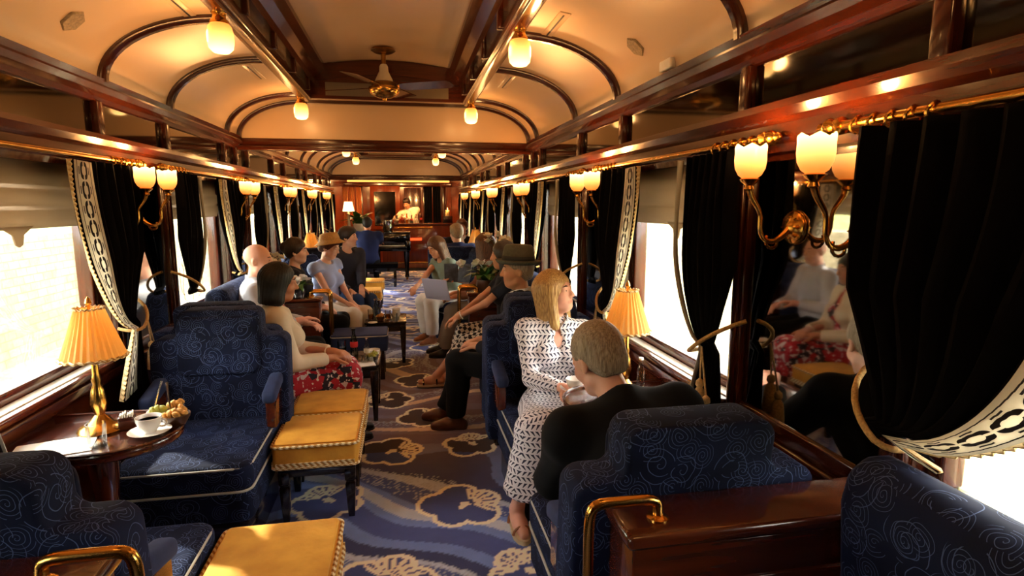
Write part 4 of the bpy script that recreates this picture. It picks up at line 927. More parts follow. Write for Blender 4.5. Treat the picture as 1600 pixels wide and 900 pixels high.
e_ = empty('candle_stand', (1.12, 13.75, 1.10), 0, 'lit candle on a dark block at the end of the bar', 'candle'); MB().box(-.11, .11, -.1, .1, 0, .16).build('block', 'ebony', e_, bevel=.006); MB().lathe([(.05, .16), (.055, .165), (.05, .30), (.001, .30)], 16).build('candle', 'candle_wax', e_); MB().lathe([(.001, .30), (.012, .32), (.008, .345), (.001, .365)], 10).build('flame', 'flame', e_); plight('candle_light', (0, -.09, .34), 1.5, (1, .5, .15), .02, e_)
o = empty('standing_lamp', (-1.02, 12.45, .972), 0, 'tall cream lamp on the piano before the striped sheer curtain', 'lamp'); MB().lathe([(.07, 0), (.07, .02), (.03, .05), (.025, .3), (.02, .5)], 14).build('stem', 'ivory', o); MB().lathe([(.12, .42), (.08, .62)], 20, caps=False).build('shade', 'lamp_glow', o)
for i, x in enumerate((-1.12, -.98, -.84)):
    m = MB(); m.rings([[(x+.055*u+.0, 12.95+.02*math.sin(u*9+i), z) for u in np.linspace(-1, 1, 12)] for z in (.75, 1.3, 1.9)], closed=False, caps=False); q = m.build('sheer_curtain', 'sheer'); sm = q.modifiers.new('t', 'SOLIDIFY'); sm.thickness = .004
    tag(q, ['pale peach sheer curtain panel closest to the wall behind the piano lamp', 'pale peach sheer curtain panel in the middle behind the piano plant', 'pale peach sheer curtain panel closest to the glazed cabinet'][i], 'curtain', 'sheer panels')
for i, x in enumerate((.72, .94)):
    m = MB(); m.rings([[(x+.10*u, 15.0+.025*math.sin(u*14+i), z) for u in np.linspace(-1, 1, 24)] for z in (.0, 1.1, 1.985)], closed=False, caps=False); q = m.build('bar_curtain', 'black_velvet'); sm = q.modifiers.new('t', 'SOLIDIFY'); sm.thickness = .006
    tag(q, ['black curtain behind the barman closest to the red door', 'black curtain behind the candle at the bar'][i], 'curtain', 'black bar curtains')
for k, lb in enumerate(('dark glass bottle by the ice bucket end of the bar', 'clear bottle with red label on the bar by the barman', 'amber liqueur bottle under the barman hands', 'dark glass bottle with red label on the bar', 'tall clear bottle on the bar before the barman', 'amber bottle on the bar closest to the candle')):
    bottle((-.05+k*.11, 13.78+.05*(k % 2), 1.10), lb, ('paper', 'red_label')[k % 2], 'brass', .18+.02*(k % 3), .03, ('bottle_glass', 'clear_glass', 'amber_glass')[k % 3])
# ================================================================== PEOPLE (smooth implicit surfaces, meshed here)
V3 = lambda *a: np.array(a, np.float64)
def nrm(v): return v/(np.linalg.norm(v)+1e-12)
class SDF:
    def __init__(s): s.p = []; s.fold = 0; s.fs = 1; s.ff = None
    def c(s, a, b, ra, rb, k=.02, cut=False, fl=None): s.p.append(('c', np.asarray(a, float), np.asarray(b, float), ra, rb, k, cut, fl)); return s
    def e(s, c, r_, B=None, k=.02, sub=False): s.p.append(('-' if sub else 'e', np.asarray(c, float), np.asarray(r_, float), np.eye(3) if B is None else B, k)); return s
    def plane(s, c, n): s.p.append(('p', np.asarray(c, float), nrm(np.asarray(n, float)))); return s
    def bounds(s):
        lo, hi = np.full(3, 9.), np.full(3, -9.)
        for q in s.p:
            if q[0] == 'c':
                for a, r_ in ((q[1], q[3]), (q[2], q[4])): lo = np.minimum(lo, a-r_); hi = np.maximum(hi, a+r_)
            elif q[0] == 'e': m = q[2].max(); lo = np.minimum(lo, q[1]-m); hi = np.maximum(hi, q[1]+m)
        return lo-.03, hi+.03
    def ev(s, P):
        d = np.full(len(P), 9.0, np.float32); P = P.astype(np.float32)
        for q in s.p:
            if q[0] == 'c':
                a, b = q[1].astype(np.float32), q[2].astype(np.float32); ba = b-a; L2 = float(ba@ba)+1e-9; pa = P-a
                tr = (pa@ba)/L2; t = np.clip(tr, 0, 1); w = pa-t[:, None]*ba
                if q[7] is not None:      # flattened along a direction
                    ax, fac = q[7]; ax = ax.astype(np.float32); w = w+np.outer(w@ax, ax)*np.float32(1/fac-1)
                di = np.sqrt((w*w).sum(1))-(q[3]+(q[4]-q[3])*t)
                if q[6]: di = np.maximum(di, (tr-1)*math.sqrt(L2))
                k = q[5]
            elif q[0] in 'e-':
                w = (P-q[1].astype(np.float32))@q[3].T.astype(np.float32); rr = q[2].astype(np.float32)
                k0 = np.sqrt(((w/rr)**2).sum(1)); k1 = np.sqrt(((w/(rr*rr))**2).sum(1))+1e-6; di = k0*(k0-1)/k1; k = q[4]
            else:
                d = np.maximum(d, (P-q[1].astype(np.float32))@q[2].astype(np.float32)); continue
            if q[0] == '-':
                h = np.clip(.5-.5*(d+di)/k, 0, 1); d = d*(1-h)+(-di)*h+k*h*(1-h)
            else:
                h = np.clip(.5+.5*(d-di)/k, 0, 1); d = d*(1-h)+di*h-k*h*(1-h)
        if s.fold:
            x, y, z = P[:, 0]*s.fs, P[:, 1]*s.fs, P[:, 2]*s.fs
            d = d+s.fold*(np.sin(31*x+9*z+3*np.sin(11*y))+np.sin(27*y-13*z+2*np.sin(9*x))+.7*np.sin(38*z+14*x))*.5
        if s.ff is not None: d = d+s.ff(P)
        return d
    def mesh(s, h):
        lo, hi = s.bounds(); n = np.ceil((hi-lo)/h).astype(int)+1; B = 6; nb = (n+B-1)//B; n = nb*B
        bi = np.stack(np.meshgrid(*[np.arange(k) for k in nb], indexing='ij'), -1).reshape(-1, 3)
        d0 = s.ev(lo+(bi*B+B/2-.5)*h); act = np.abs(d0) < B*h*.95+.012
        D = np.repeat(np.repeat(np.repeat(np.where(d0 > 0, 1., -1.).astype(np.float32).reshape(nb), B, 0), B, 1), B, 2)
        o = np.stack(np.meshgrid(*[np.arange(B)]*3, indexing='ij'), -1).reshape(-1, 3)
        idx = (bi[act][:, None]*B+o[None]).reshape(-1, 3); D[idx[:, 0], idx[:, 1], idx[:, 2]] = s.ev(lo+idx*h)
        D[0] = D[-1] = 1; D[:, 0] = D[:, -1] = 1; D[:, :, 0] = D[:, :, -1] = 1
        S_ = D < 0; m = tuple(k-1 for k in n); cnt = np.zeros(m, np.int8)
        cs = [(i, j, k) for i in (0, 1) for j in (0, 1) for k in (0, 1)]
        for i, j, k in cs: cnt += S_[i:i+m[0], j:j+m[1], k:k+m[2]]
        cell = np.argwhere((cnt > 0) & (cnt < 8)); vid = np.full(m, -1, np.int32); vid[tuple(cell.T)] = np.arange(len(cell))
        cv = np.stack([D[cell[:, 0]+i, cell[:, 1]+j, cell[:, 2]+k] for i, j, k in cs], 1); acc = np.zeros((len(cell), 3)); w = np.zeros(len(cell)); ca = np.array(cs, float)
        for a in range(8):
            for b_ in range(a+1, 8):
                if np.abs(ca[a]-ca[b_]).sum() == 1:
                    x = (cv[:, a] < 0) != (cv[:, b_] < 0); t = np.where(x, cv[:, a]/np.where(x, cv[:, a]-cv[:, b_], 1), 0)
                    acc += np.where(x[:, None], ca[a]+(ca[b_]-ca[a])*t[:, None], 0); w += x
        v = lo+(cell+acc/w[:, None])*h; F_ = []
        for ax in range(3):
            sl0 = [slice(None)]*3; sl1 = [slice(None)]*3; sl0[ax] = slice(0, -1); sl1[ax] = slice(1, None)
            A, Bv = S_[tuple(sl0)], S_[tuple(sl1)]; ed = np.argwhere(A != Bv); u, w_ = [k for k in range(3) if k != ax]
            def nb_(du, dw):
                q = ed.copy(); q[:, u] -= du; q[:, w_] -= dw; return vid[q[:, 0], q[:, 1], q[:, 2]]
            f = np.stack([nb_(0, 0), nb_(1, 0), nb_(1, 1), nb_(0, 1)], 1); fl = A[tuple(ed.T)] ^ (ax == 1); f[fl] = f[fl][:, ::-1]; F_.append(f[(f >= 0).all(1)])
        f = np.concatenate(F_)[:, ::-1]
        # one pass of smoothing
        for _ in range(1):
            sm = np.zeros_like(v); ct = np.zeros(len(v))
            for a, b_ in ((0, 1), (1, 2), (2, 3), (3, 0)):
                np.add.at(sm, f[:, a], v[f[:, b_]]); np.add.at(ct, f[:, a], 1)
            v = v*.5+.5*sm/np.maximum(ct, 1)[:, None]
        return v, f
def ik(a, t, l1, l2, pole):
    d = t-a; L = np.linalg.norm(d); L = min(L, (l1+l2)*.999); u = nrm(d); t = a+u*L
    x = (l1*l1-l2*l2+L*L)/(2*L); y = math.sqrt(max(0, l1*l1-x*x)); p = pole-u*(pole@u); return a+u*x+nrm(p)*y, t
def euler(yaw, pitch, roll):      # rows = right, fwd, up of a frame turned left by yaw, nodding down by pitch, tilting right by roll
    M = Matrix.Rotation(yaw, 3, 'Z') @ Matrix.Rotation(-pitch, 3, 'X') @ Matrix.Rotation(roll, 3, 'Y'); return np.array(M).T
PEOPLE = []
def DBG(l, p): pass
def person(pos, rz, label, skin_m='skin_fair', seat=.455, lean=0, side=0, head=(0, 0, 0), sc=1.0, hands=None, feet=None, hair=None, hairm='hair_dark', clothes=(), res=.008, girth=1.0, female=False, stand=False, feetdir=None, curl=.5, knees_up=0, twist=0, extra=None, group=None, headoff=(0, 0, 0)):
    root = empty('person', (pos[0], pos[1], 0), rz, label, 'person', group); seat = seat-.05
    M = np.array(Matrix.Rotation(-rz, 3, 'Z')); P0 = V3(pos[0], pos[1], 0)
    loc = lambda w: M@(np.asarray(w, float)-P0)
    g = girth; hz = .93*sc if stand else seat+.085*sc
    pel = V3(0, 0, hz); T = euler(twist, lean, side); rt_, fw_, up_ = T
    pt = lambda x, y, z: pel+(rt_*x+fw_*y+up_*z)*sc
    waist, chest, nb = pt(0, .0, .16), pt(0, -.005, .34), pt(0, -.015, .505)
    sw = (.165 if female else .19)*(.5+.5*g)
    sh = {'R': pt(sw, -.01, .455), 'L': pt(-sw, -.01, .455)}
    hp = {'R': pel+V3(.088*sc, 0, 0), 'L': pel+V3(-.088*sc, 0, 0)}
    Hd = euler(head[0]+twist, head[1], head[2]); hc = nb+up_*.055*sc+Hd[2]*.115*sc+Hd[1]*.022*sc+V3(*headoff)
    hs = sc*.97; DBG(label, np.linalg.inv(M)@hc+P0)
    H = lambda x, y, z: hc+(Hd[0]*x+Hd[1]*y+Hd[2]*z)*hs
    hands = hands or {}; feet = feet or {}
    wr, el, kn, an, td, fd = {}, {}, {}, {}, {}, {}
    for s in 'LR':
        sg = 1 if s == 'R' else -1
        tgt = loc(hands[s]) if s in hands else V3(sg*.12, .30, hz+.13)
        pole = V3(sg*.55, -.5, -.75); el[s], wr[s] = ik(sh[s], tgt, .285*sc, .25*sc, pole)
        ft = loc(feet[s]) if s in feet else V3(sg*.11, .46, 0)
        ft = ft+V3(0, 0, .075*sc); kn[s], an[s] = ik(hp[s], ft, .43*sc, .41*sc, V3(0, 1, 1.2) if not stand else V3(0, 1, 0))
        f_ = (M@np.append(np.asarray(feetdir[s], float), 0)) if feetdir and s in feetdir else V3(kn[s][0]-hp[s][0], kn[s][1]-hp[s][1], 0)*.5+V3(0, .3, 0)
        fd[s] = nrm(f_*V3(1, 1, 0))
    def torso(S, inf=0, k=.05, lowz=True):
        w = .83 if female else 1.0
        S.e(pel+up_*.03*sc, V3(.155*g+inf, .115*g+inf, .115+inf)*sc, T, k)
        S.e(waist, V3(.135*g*(.93 if female else 1)+inf, .10*g+inf, .14+inf)*sc, T, k)
        S.e(chest, V3(.155*g*(.93 if female else 1.02)+inf, .105*g+inf, .17+inf)*sc, T, k)
        if female:
            for q in (-1, 1): S.e(pt(q*.072, .085*g, .325), V3(.062+inf, .058+inf, .062+inf)*sc, T, .03)
        for s in 'LR': S.c(nb-up_*.03*sc, sh[s], (.045+inf)*sc, (.052+inf)*sc, .05)
        return S
    def arm(S, s, inf=0, t=1.0, k=.03, t0=0, cut=True):
        a, b, c_ = sh[s], el[s], wr[s]; f = 1 if female is False else .88
        if t <= .5: S.c(a, a+(b-a)*t*2, (.052*f+inf)*sc, (.052-.016*t*2*.9)*f*sc+inf*sc, k, cut)
        else:
            S.c(a, b, (.052*f+inf)*sc, (.040*f+inf)*sc, k); e_ = b+(c_-b)*(t-.5)*2; S.c(b, e_, (.041*f+inf)*sc, (.041-.014*(t-.5)*2)*f*sc+inf*sc, .02, cut and t < 1.01)
        return S
    def hand(S, s):
        sg = 1 if s == 'R' else -1; d = nrm(wr[s]-el[s]); dn = V3(0, 0, -1); pn = nrm(dn-d*(dn@d)) if abs(d[2]) < .93 else nrm(V3(0, 1, 0)-d*d[1])
        lat = nrm(np.cross(pn, d))*sg     # towards the thumb
        w0 = wr[s]; pc = w0+d*.045*sc
        S.c(w0, w0+d*.03*sc, .024*sc, .026*sc, .02)
        for q in (-.024, -.008, .008, .024): S.c(w0+d*.015*sc+lat*q*.6*sc, w0+d*.085*sc+lat*q*sc, .014*sc, .0125*sc, .012)
        for i, (q, L) in enumerate(((.027, .072), (.009, .080), (-.009, .074), (-.026, .058))):
            p = w0+d*.088*sc+lat*q*sc; dd = d; cu = curl*(.85+.1*i)
            for j, fr in enumerate((.45, .32, .23)):
                ang = cu*(.8 if j == 0 else 1.0); dd = nrm(dd*cos(ang)+pn*sin(ang)); pn2 = nrm(pn-dd*(pn@dd)); n_ = p+dd*L*fr*sc; S.c(p, n_, (.0098-.0008*j)*sc, (.0092-.0009*j)*sc, .004); p = n_
        p = w0+d*.025*sc+lat*.022*sc; dd = nrm(d*.6+lat*.75+pn*.35)
        for j, L in enumerate((.042, .03, .024)): n_ = p+dd*L*sc; S.c(p, n_, (.0135-.0018*j)*sc, (.012-.0018*j)*sc, .008); p = n_; dd = nrm(dd+d*.45+pn*.15)
    def leg(S, s, inf=0, t=1.0, k=.05, cut=True, slim=1.0):
        a, b, c_ = hp[s], kn[s], an[s]
        S.c(a, b, (.088*g*slim+inf)*sc, (.060*slim+inf)*sc, k)
        e_ = b+(c_-b)*t; r1 = (.060-.022*t)*slim
        S.c(b, b+(e_-b)*.45, (.058*slim+inf)*sc, (.055*slim+inf)*sc, .02); S.c(b+(e_-b)*.45, e_, (.055*slim+inf)*sc, (r1+inf)*sc, .02, cut)
    def foot(S, s, inf=0, heel=0, k=.02):
        a = an[s]; f_ = fd[s]; z = V3(0, 0, 1); gz = a[2]-.075*sc
        h_ = a-f_*.045*sc; h_[2] = gz+.028*sc+heel; b_ = a+f_*.06*sc; b_[2] = gz+.030*sc+heel*.4; t_ = a+f_*.145*sc; t_[2] = gz+.02*sc
        S.c(a, (h_+b_)/2+z*.01, (.036+inf)*sc, (.036+inf)*sc, k); S.c(h_, b_, (.029+inf)*sc, (.036+inf)*sc, k); S.c(b_, t_, (.037+inf)*sc, (.023+inf)*sc, k)
        return h_, b_, t_
    # ---- body (one continuous surface)
    S = SDF(); torso(S, -.008)
    for s in 'LR': leg(S, s, -.006, 1.0, cut=False); foot(S, s); arm(S, s, -.004, 1.0, cut=False)
    S.c(nb-up_*.03*sc, H(0, -.012, -.07), .057*sc*(.9 if female else 1), .050*sc*(.9 if female else 1), .03)
    S.e(H(0, -.014, .030), V3(.076, .096, .088)*hs, Hd, .02); S.e(H(0, .026, -.035), V3(.060, .070, .084)*hs, Hd, .03); S.e(H(0, .058, -.092), V3(.030, .030, .024)*hs, Hd, .03)
    for q in (-1, 1):
        S.e(H(q*.040, .052, -.030), V3(.028, .034, .030)*hs, Hd, .02); S.c(H(q*.048, .012, -.075), H(q*.02, .06, -.095), .020*hs, .018*hs, .02)
        S.e(H(q*.076, -.008, -.012), V3(.011, .020, .032)*hs, Hd, .008); S.e(H(q*.081, -.002, -.010), V3(.006, .010, .018)*hs, Hd, .006, sub=True)
    S.c(H(-.034, .076, .026), H(.034, .076, .026), .013*hs, .013*hs, .015)
    for q in (-1, 1): S.e(H(q*.031, .100, .006), V3(.017, .013, .010)*hs, Hd, .012, sub=True); S.c(H(q*.017, .0865, .0125), H(q*.046, .081, .0115), .0058*hs, .0058*hs, .006); S.c(H(q*.018, .0845, -.001), H(q*.044, .080, .000), .0045*hs, .0045*hs, .006)
    S.c(H(0, .090, .016), H(0, .110, -.026), .008*hs, .0125*hs, .010)
    for q in (-1, 1): S.e(H(q*.013, .098, -.030), V3(.009, .010, .008)*hs, Hd, .006)
    S.c(H(-.018, .088, -.057), H(.018, .088, -.057), .0075*hs, .0075*hs, .005); S.c(H(-.015, .087, -.068), H(.015, .087, -.068), .008*hs, .008*hs, .005)
    for s in 'LR': hand(S, s)
    v, f = S.mesh(res); me = np_mesh('body', v, f)
    hv = (v-hc)@Hd.T/hs; lip = np.exp(-((hv[:, 0]/.022)**4+((hv[:, 2]+.062)/.011)**4))*(hv[:, 1] > .07)*.6+.18*np.exp(-(((np.abs(hv[:, 0])-.045)/.022)**2+((hv[:, 2]+.03)/.02)**2))*(hv[:, 1] > .04)
    at = me.attributes.new('tint', 'FLOAT', 'POINT'); at.data.foreach_set('value', lip.astype(np.float32)); obj('body', me, skin_m, root, ang=180)
    B3 = Matrix([list(map(float, x)) for x in Hd]).transposed().to_4x4()
    for q in (-1, 1):
        m = MB(); m.lathe([(.001, -.0125*hs), (.009*hs, -.009*hs), (.0125*hs, 0), (.009*hs, .009*hs), (.001, .0125*hs)], 10); e_ = m.build('eye', 'eye_white', root); e_.matrix_local = Matrix.Translation(H(q*.031, .0765, .0065).tolist()) @ B3
        m = MB(); m.lathe([(.001, 0), (.0058*hs, -.0006), (.001, .002)], 10); i_ = m.build('iris', 'iris', e_); i_.location = (0, .0122*hs, 0); i_.rotation_euler = (-pi/2, 0, 0)
        m = MB(); m.tube([H(q*x, y, z) for x, y, z in ((.014, .0895, .028), (.03, .0905, .034), (.048, .079, .030))], [.0028, .0038, .002], 6); m.build('eyebrow', 'brow' if hairm not in ('hair_black', 'hair_dark') else 'iris', root)
    # ---- hair
    if hair and hair != 'bald':
        S = SDF(); inf = .010 if hair == 'crop' else .016
        S.e(H(0, -.018, .034), V3(.076+inf, .092+inf, .088+inf)*hs, Hd, .02)
        if hair == 'crop':
            S.e(H(0, -.06, -.03), V3(.066, .045, .055)*hs, Hd, .03); S.e(H(0, .085, -.045), V3(.12, .085, .095)*hs, Hd, .012, sub=True)
            for q in (-1, 1): S.e(H(q*.09, .02, -.03), V3(.03, .036, .05)*hs, Hd, .012, sub=True)
            S.plane(H(0, -.0, -.075), -Hd[2])
        elif hair == 'short':
            S.e(H(0, .045, .085), V3(.07, .05, .035)*hs, Hd, .03); S.e(H(0, -.07, -.02), V3(.068, .045, .06)*hs, Hd, .03); S.e(H(0, .098, -.05), V3(.12, .075, .10)*hs, Hd, .012, sub=True)
            for q in (-1, 1): S.e(H(q*.095, .03, -.05), V3(.03, .045, .045)*hs, Hd, .01, sub=True)
            S.plane(H(0, 0, -.085), -Hd[2])
        elif hair == 'bun':
            S.e(H(0, -.115, .03), V3(.05, .045, .05)*hs, Hd, .02); S.e(H(0, -.06, -.01), V3(.075, .05, .07)*hs, Hd, .03); S.e(H(0, .10, -.05), V3(.11, .075, .10)*hs, Hd, .012, sub=True)
        else:
            L = {'bob': .135, 'long': .235, 'verylong': .36, 'wavy': .30}[hair]
            for q in (-1, 1):
                S.c(H(q*.062, .0, .04), H(q*(.078 if hair != 'bob' else .082), .005, -L*.8), .044*hs, (.030 if hair != 'bob' else .042)*hs, .04); S.c(H(q*.05, -.055, .02), H(q*.055, -.06, -L), .055*hs, .042*hs, .04)
            S.c(H(0, -.07, .02), H(0, -.075, -L), .055*hs, .045*hs, .05); S.e(H(0, .10, -.075), V3(.066, .085, .13)*hs, Hd, .015, sub=True)
            S.plane(H(0, 0, -L-.01), -Hd[2])
        ax = Hd
        def ff(P, hc=hc, Hd=Hd, wv=hair in ('wavy', 'verylong')):
            q = (P-hc.astype(np.float32))@Hd.T.astype(np.float32); a = np.arctan2(q[:, 0], q[:, 1]); return .0022*np.sin(a*34+(6*np.sin(q[:, 2]*30) if wv else 2*np.sin(q[:, 2]*18)))
        S.ff = ff; v, f = S.mesh(min(res, .007)); obj('hair', np_mesh('hair', v, f), hairm, root, ang=180)
    ctx = dict(locals())
    for cl in clothes: cl(ctx)
    if extra: extra(ctx)
    PEOPLE.append(root); return root
def emit(ctx, name, S, mat, res=None):
    v, f = S.mesh(res or max(ctx['res']*1.1, .009)); return obj(name, np_mesh(name, v, f), mat, ctx['root'], ang=180)
def top(mat, sl=1.0, inf=.012, name='shirt', neck='round', fold=.006, hem=-.02, collar=None, loose=0):
    def fn(c):
        S = SDF(); c['torso'](S, inf); pt, sc = c['pt'], c['sc']
        for s in 'LR': c['arm'](S, s, inf+loose, sl)
        if neck == 'high': S.c(pt(0, -.012, .47), pt(0, .0, .545), .062*sc, .058*sc, .03, True)
        if neck == 'vee': S.c(pt(0, .09, .50), pt(0, .115, .34), .055*sc, .006*sc, .01); S.p[-1] = ('-',)+(pt(0, .115, .47), np.array([.035, .06, .11])*sc, c['T'], .015)
        if neck == 'round': S.e(pt(0, .04, .545), V3(.075, .085, .06)*sc, c['T'], .012, sub=True)
        S.fold = fold; S.plane(pt(0, 0, hem), -c['up_']); emit(c, name, S, mat)
        if collar:
            for q in (-1, 1):
                m = MB(); pts = [pt(q*.012, .075, .455), pt(q*.05, .062, .505), pt(q*.068, .0, .53), pt(q*.05, -.055, .535), pt(0, -.078, .54)]
                m.rings([[tuple(p+c['up_']*.022), tuple(p+c['rt_']*q*.010+c['fw_']*.004), tuple(p-c['up_']*.022+c['rt_']*q*.016+c['fw_']*.008), tuple(p-c['up_']*.018+c['rt_']*q*.006)] for p in pts]); m.build('collar', collar, c['root'])
    return fn
def jacket(mat, inf=.024, fold=.006, shirt='shirt_white', name='jacket', sl=.97):
    def fn(c):
        pt, sc = c['pt'], c['sc']
        S = SDF(); c['torso'](S, .010); S.c(pt(0, -.012, .47), pt(0, .0, .55), .060*sc, .056*sc, .03, True); S.plane(pt(0, 0, 0), -c['up_']); emit(c, 'shirt', S, shirt)
        S = SDF(); c['torso'](S, inf)
        for s in 'LR': c['arm'](S, s, inf*.9, sl)
        S.c(pt(0, -.045, .46), pt(0, -.03, .535), .07*sc, .062*sc, .03, True)
        S.e(pt(0, .125, .40), V3(.04, .075, .19)*sc, c['T'], .02, sub=True); S.e(pt(0, .05, .57), V3(.062, .10, .07)*sc, c['T'], .012, sub=True)
        S.fold = fold; S.plane(pt(0, 0, -.06), -c['up_']); emit(c, name, S, mat)
    return fn
def trousers(mat, inf=.010, t=.93, fold=.005, flare=0, slim=1.0):
    def fn(c):
        S = SDF(); sc = c['sc']; S.e(c['pel']+c['up_']*.02*sc, V3(.162*c['g']+inf, .122*c['g']+inf, .11+inf)*sc, c['T'], .05)
        for s in 'LR':
            c['leg'](S, s, inf, t, slim=slim)
            if flare: b, e_ = c['kn'][s], c['kn'][s]+(c['an'][s]-c['kn'][s])*t; S.c(b, e_, (.066+inf)*sc, (.05+flare)*sc, .03, True)
        S.fold = fold; emit(c, 'trousers', S, mat)
    return fn
def skirt(mat, t=.75, inf=.03, fold=.006, name='skirt'):
    def fn(c):
        S = SDF(); sc = c['sc']; S.e(c['pel']+c['up_']*.03*sc, V3(.165*c['g']+inf*.4, .125*c['g']+inf*.4, .12+inf*.3)*sc, c['T'], .05); E_ = {}
        for s in 'LR':
            a, b = c['hp'][s], c['kn'][s]; e_ = b+(c['an'][s]-b)*t; E_[s] = (a, b, e_); S.c(a, b, (.09+inf*.5)*sc, (.062+inf)*sc, .06); S.c(b, e_, (.064+inf)*sc, (.066+inf*1.4)*sc, .05, True)
        (a, b, e_), (a2, b2, e2) = E_['L'], E_['R']; S.c((a+a2)/2, (b+b2)/2, .09*sc, (.062+inf)*sc, .07); S.c((b+b2)/2, (e_+e2)/2, (.062+inf)*sc, (.066+inf)*sc, .07, True)
        S.fold = fold; emit(c, name, S, mat)
    return fn
def shoes(mat, sole='shoe_black', inf=.007, heel=0):
    def fn(c):
        for s in 'LR':
            S = SDF(); h_, b_, t_ = c['foot'](S, s, inf); z = V3(0, 0, 1); a = c['an'][s]; S.e(a+z*.035, V3(.03, .03, .035), None, .01, sub=True); emit(c, 'shoe', S, mat, .007)
            m = MB(); f_ = c['fd'][s]; sd_ = V3(f_[1], -f_[0], 0); gz = a[2]-.075*c['sc']; P_ = []
            for d_, w in ((-.075, .02), (-.06, .032), (.0, .034), (.06, .044), (.11, .042), (.15, .028), (.168, .01)): P_.append((d_, w))
            ol = [a*V3(1, 1, 0)+f_*d_+sd_*w for d_, w in P_]+[a*V3(1, 1, 0)+f_*d_-sd_*w for d_, w in reversed(P_)]
            m.rings([[(p[0], p[1], gz-.004) for p in ol], [(p[0], p[1], gz+.012) for p in ol]]); m.build('sole', sole, c['root'])
    return fn
def sandals(strap='tan_leather', sole='sole', th=.022):
    def fn(c):
        for s in 'LR':
            f_ = c['fd'][s]; sd_ = V3(f_[1], -f_[0], 0); a = c['an'][s]; gz = a[2]-.075*c['sc']; P_ = ((-.075, .018), (-.06, .030), (.0, .033), (.06, .042), (.11, .042), (.15, .03), (.17, .01)); m = MB()
            ol = [a*V3(1, 1, 0)+f_*d_+sd_*w for d_, w in P_]+[a*V3(1, 1, 0)+f_*d_-sd_*w for d_, w in reversed(P_)]
            m.rings([[(p[0], p[1], gz-th+.004) for p in ol], [(p[0], p[1], gz+.004) for p in ol]]); so_ = m.build('sandal_sole', sole, c['root'])
            for d_, h_, w in ((.11, .038, .044), (.0, .07, .042)):
                m = MB(); b0 = a*V3(1, 1, 0)+f_*d_; m.tube([b0+sd_*w*cos(t)+V3(0, 0, gz+.005+h_*sin(t)) for t in np.linspace(0, pi, 9)], .007, 6); m.build('strap', strap, so_)
    return fn
def hat(kind, mat, band, tilt=-6):
    def fn(c):
        H, Hd, hs = c['H'], c['Hd'], c['hs']; B3 = Matrix([list(map(float, x)) for x in Hd]).transposed().to_4x4(); m = MB(); sg = 36
        if kind == 'trilby': pr = [(.088, .0), (.125, -.012), (.138, .004), (.142, .012), (.136, .004), (.100, .010), (.098, .02), (.096, .055), (.090, .095), (.075, .112), (.045, .108), (.001, .098)]; cz = .055
        else: pr = [(.092, 0), (.148, -.022), (.154, -.026), (.150, -.020), (.105, .012), (.100, .02), (.094, .06), (.07, .088), (.03, .096), (.001, .097)]; cz = .055
        m.rings([[(q*.90*cos(2*pi*j/sg), q*1.08*sin(2*pi*j/sg), z) for j in range(sg)] for q, z in pr], caps=False); hh = m.build('hat', mat, c['root'], ang=180); hh.matrix_local = Matrix.Translation(H(0, -.012, cz).tolist()) @ B3 @ Matrix.Rotation(R(-tilt), 4, 'X'); hh.scale = (hs*1.04,)*3
        m = MB(); m.rings([[(q*.90*cos(2*pi*j/sg), q*1.08*sin(2*pi*j/sg), z) for j in range(sg)] for q, z in ((.1005, .012), (.1015, .014), (.0995, .04), (.098, .04))], caps=False); m.build('hat_band', band, hh, ang=180)
    return fn
def cream_jacket(c):      # open cream cardigan over a floral dress
    pt, sc = c['pt'], c['sc']; S = SDF(); c['torso'](S, .018)
    for s in 'LR': c['arm'](S, s, .018, .96)
    S.e(pt(0, .16, .24), V3(.055, .14, .40)*sc, c['T'], .02, sub=True); S.e(pt(0, .04, .56), V3(.07, .09, .06)*sc, c['T'], .012, sub=True); S.fold = .004; S.plane(pt(0, 0, -.03), -c['up_']); emit(c, 'cardigan', S, 'jacket_cream')
def bracelet(c):
    for s in 'L':
        m = MB(); d = nrm(c['wr'][s]-c['el'][s]); u = nrm(np.cross(d, V3(0, 0, 1))); w = np.cross(d, u); p = c['wr'][s]-d*.02; m.tube([p+(u*cos(t)+w*sin(t))*.032 for t in np.linspace(0, 2*pi, 16, endpoint=False)], .004, 6, loop=True); m.build('bracelet', 'ivory', c['root'])
N = .006
person((.87, 2.95), pi, 'blonde woman in a navy wedge print shirt dress and tan sandals looking to the window', 'skin_pink', seat=.40, lean=R(-4), side=R(-3), head=(R(48), R(-8), R(4)), sc=.96, female=True, hair='long', hairm='hair_blonde', res=N, curl=.55,
       hands={'R': (.84, 2.62, .66), 'L': (.92, 2.60, .67)}, feet={'R': (.60, 2.55, .02), 'L': (.74, 2.45, .02)}, feetdir={'R': (.05, -1), 'L': (.1, -1)},
       clothes=[top('wedge_print', .97, .012, 'dress_bodice', 'vee', .004, -.06, 'wedge_print'), skirt('wedge_print', .78, .022, .006, 'dress_skirt'), sandals()])
person((.90, 1.46), R(4), 'grey haired man in a black jacket bending over the window table, seen from behind', 'skin_pink', seat=.42, lean=R(42), side=R(-7), head=(R(16), R(28), R(-4)), sc=1.06, hair='crop', hairm='hair_grey', res=N, girth=1.12,
       hands={'L': (.74, 2.14, .60), 'R': (.98, 2.20, .74)}, feet={'L': (.70, 2.2, 0), 'R': (.92, 2.2, 0)}, clothes=[jacket('jacket_black'), trousers('trousers_cream'), shoes('shoe_black')])
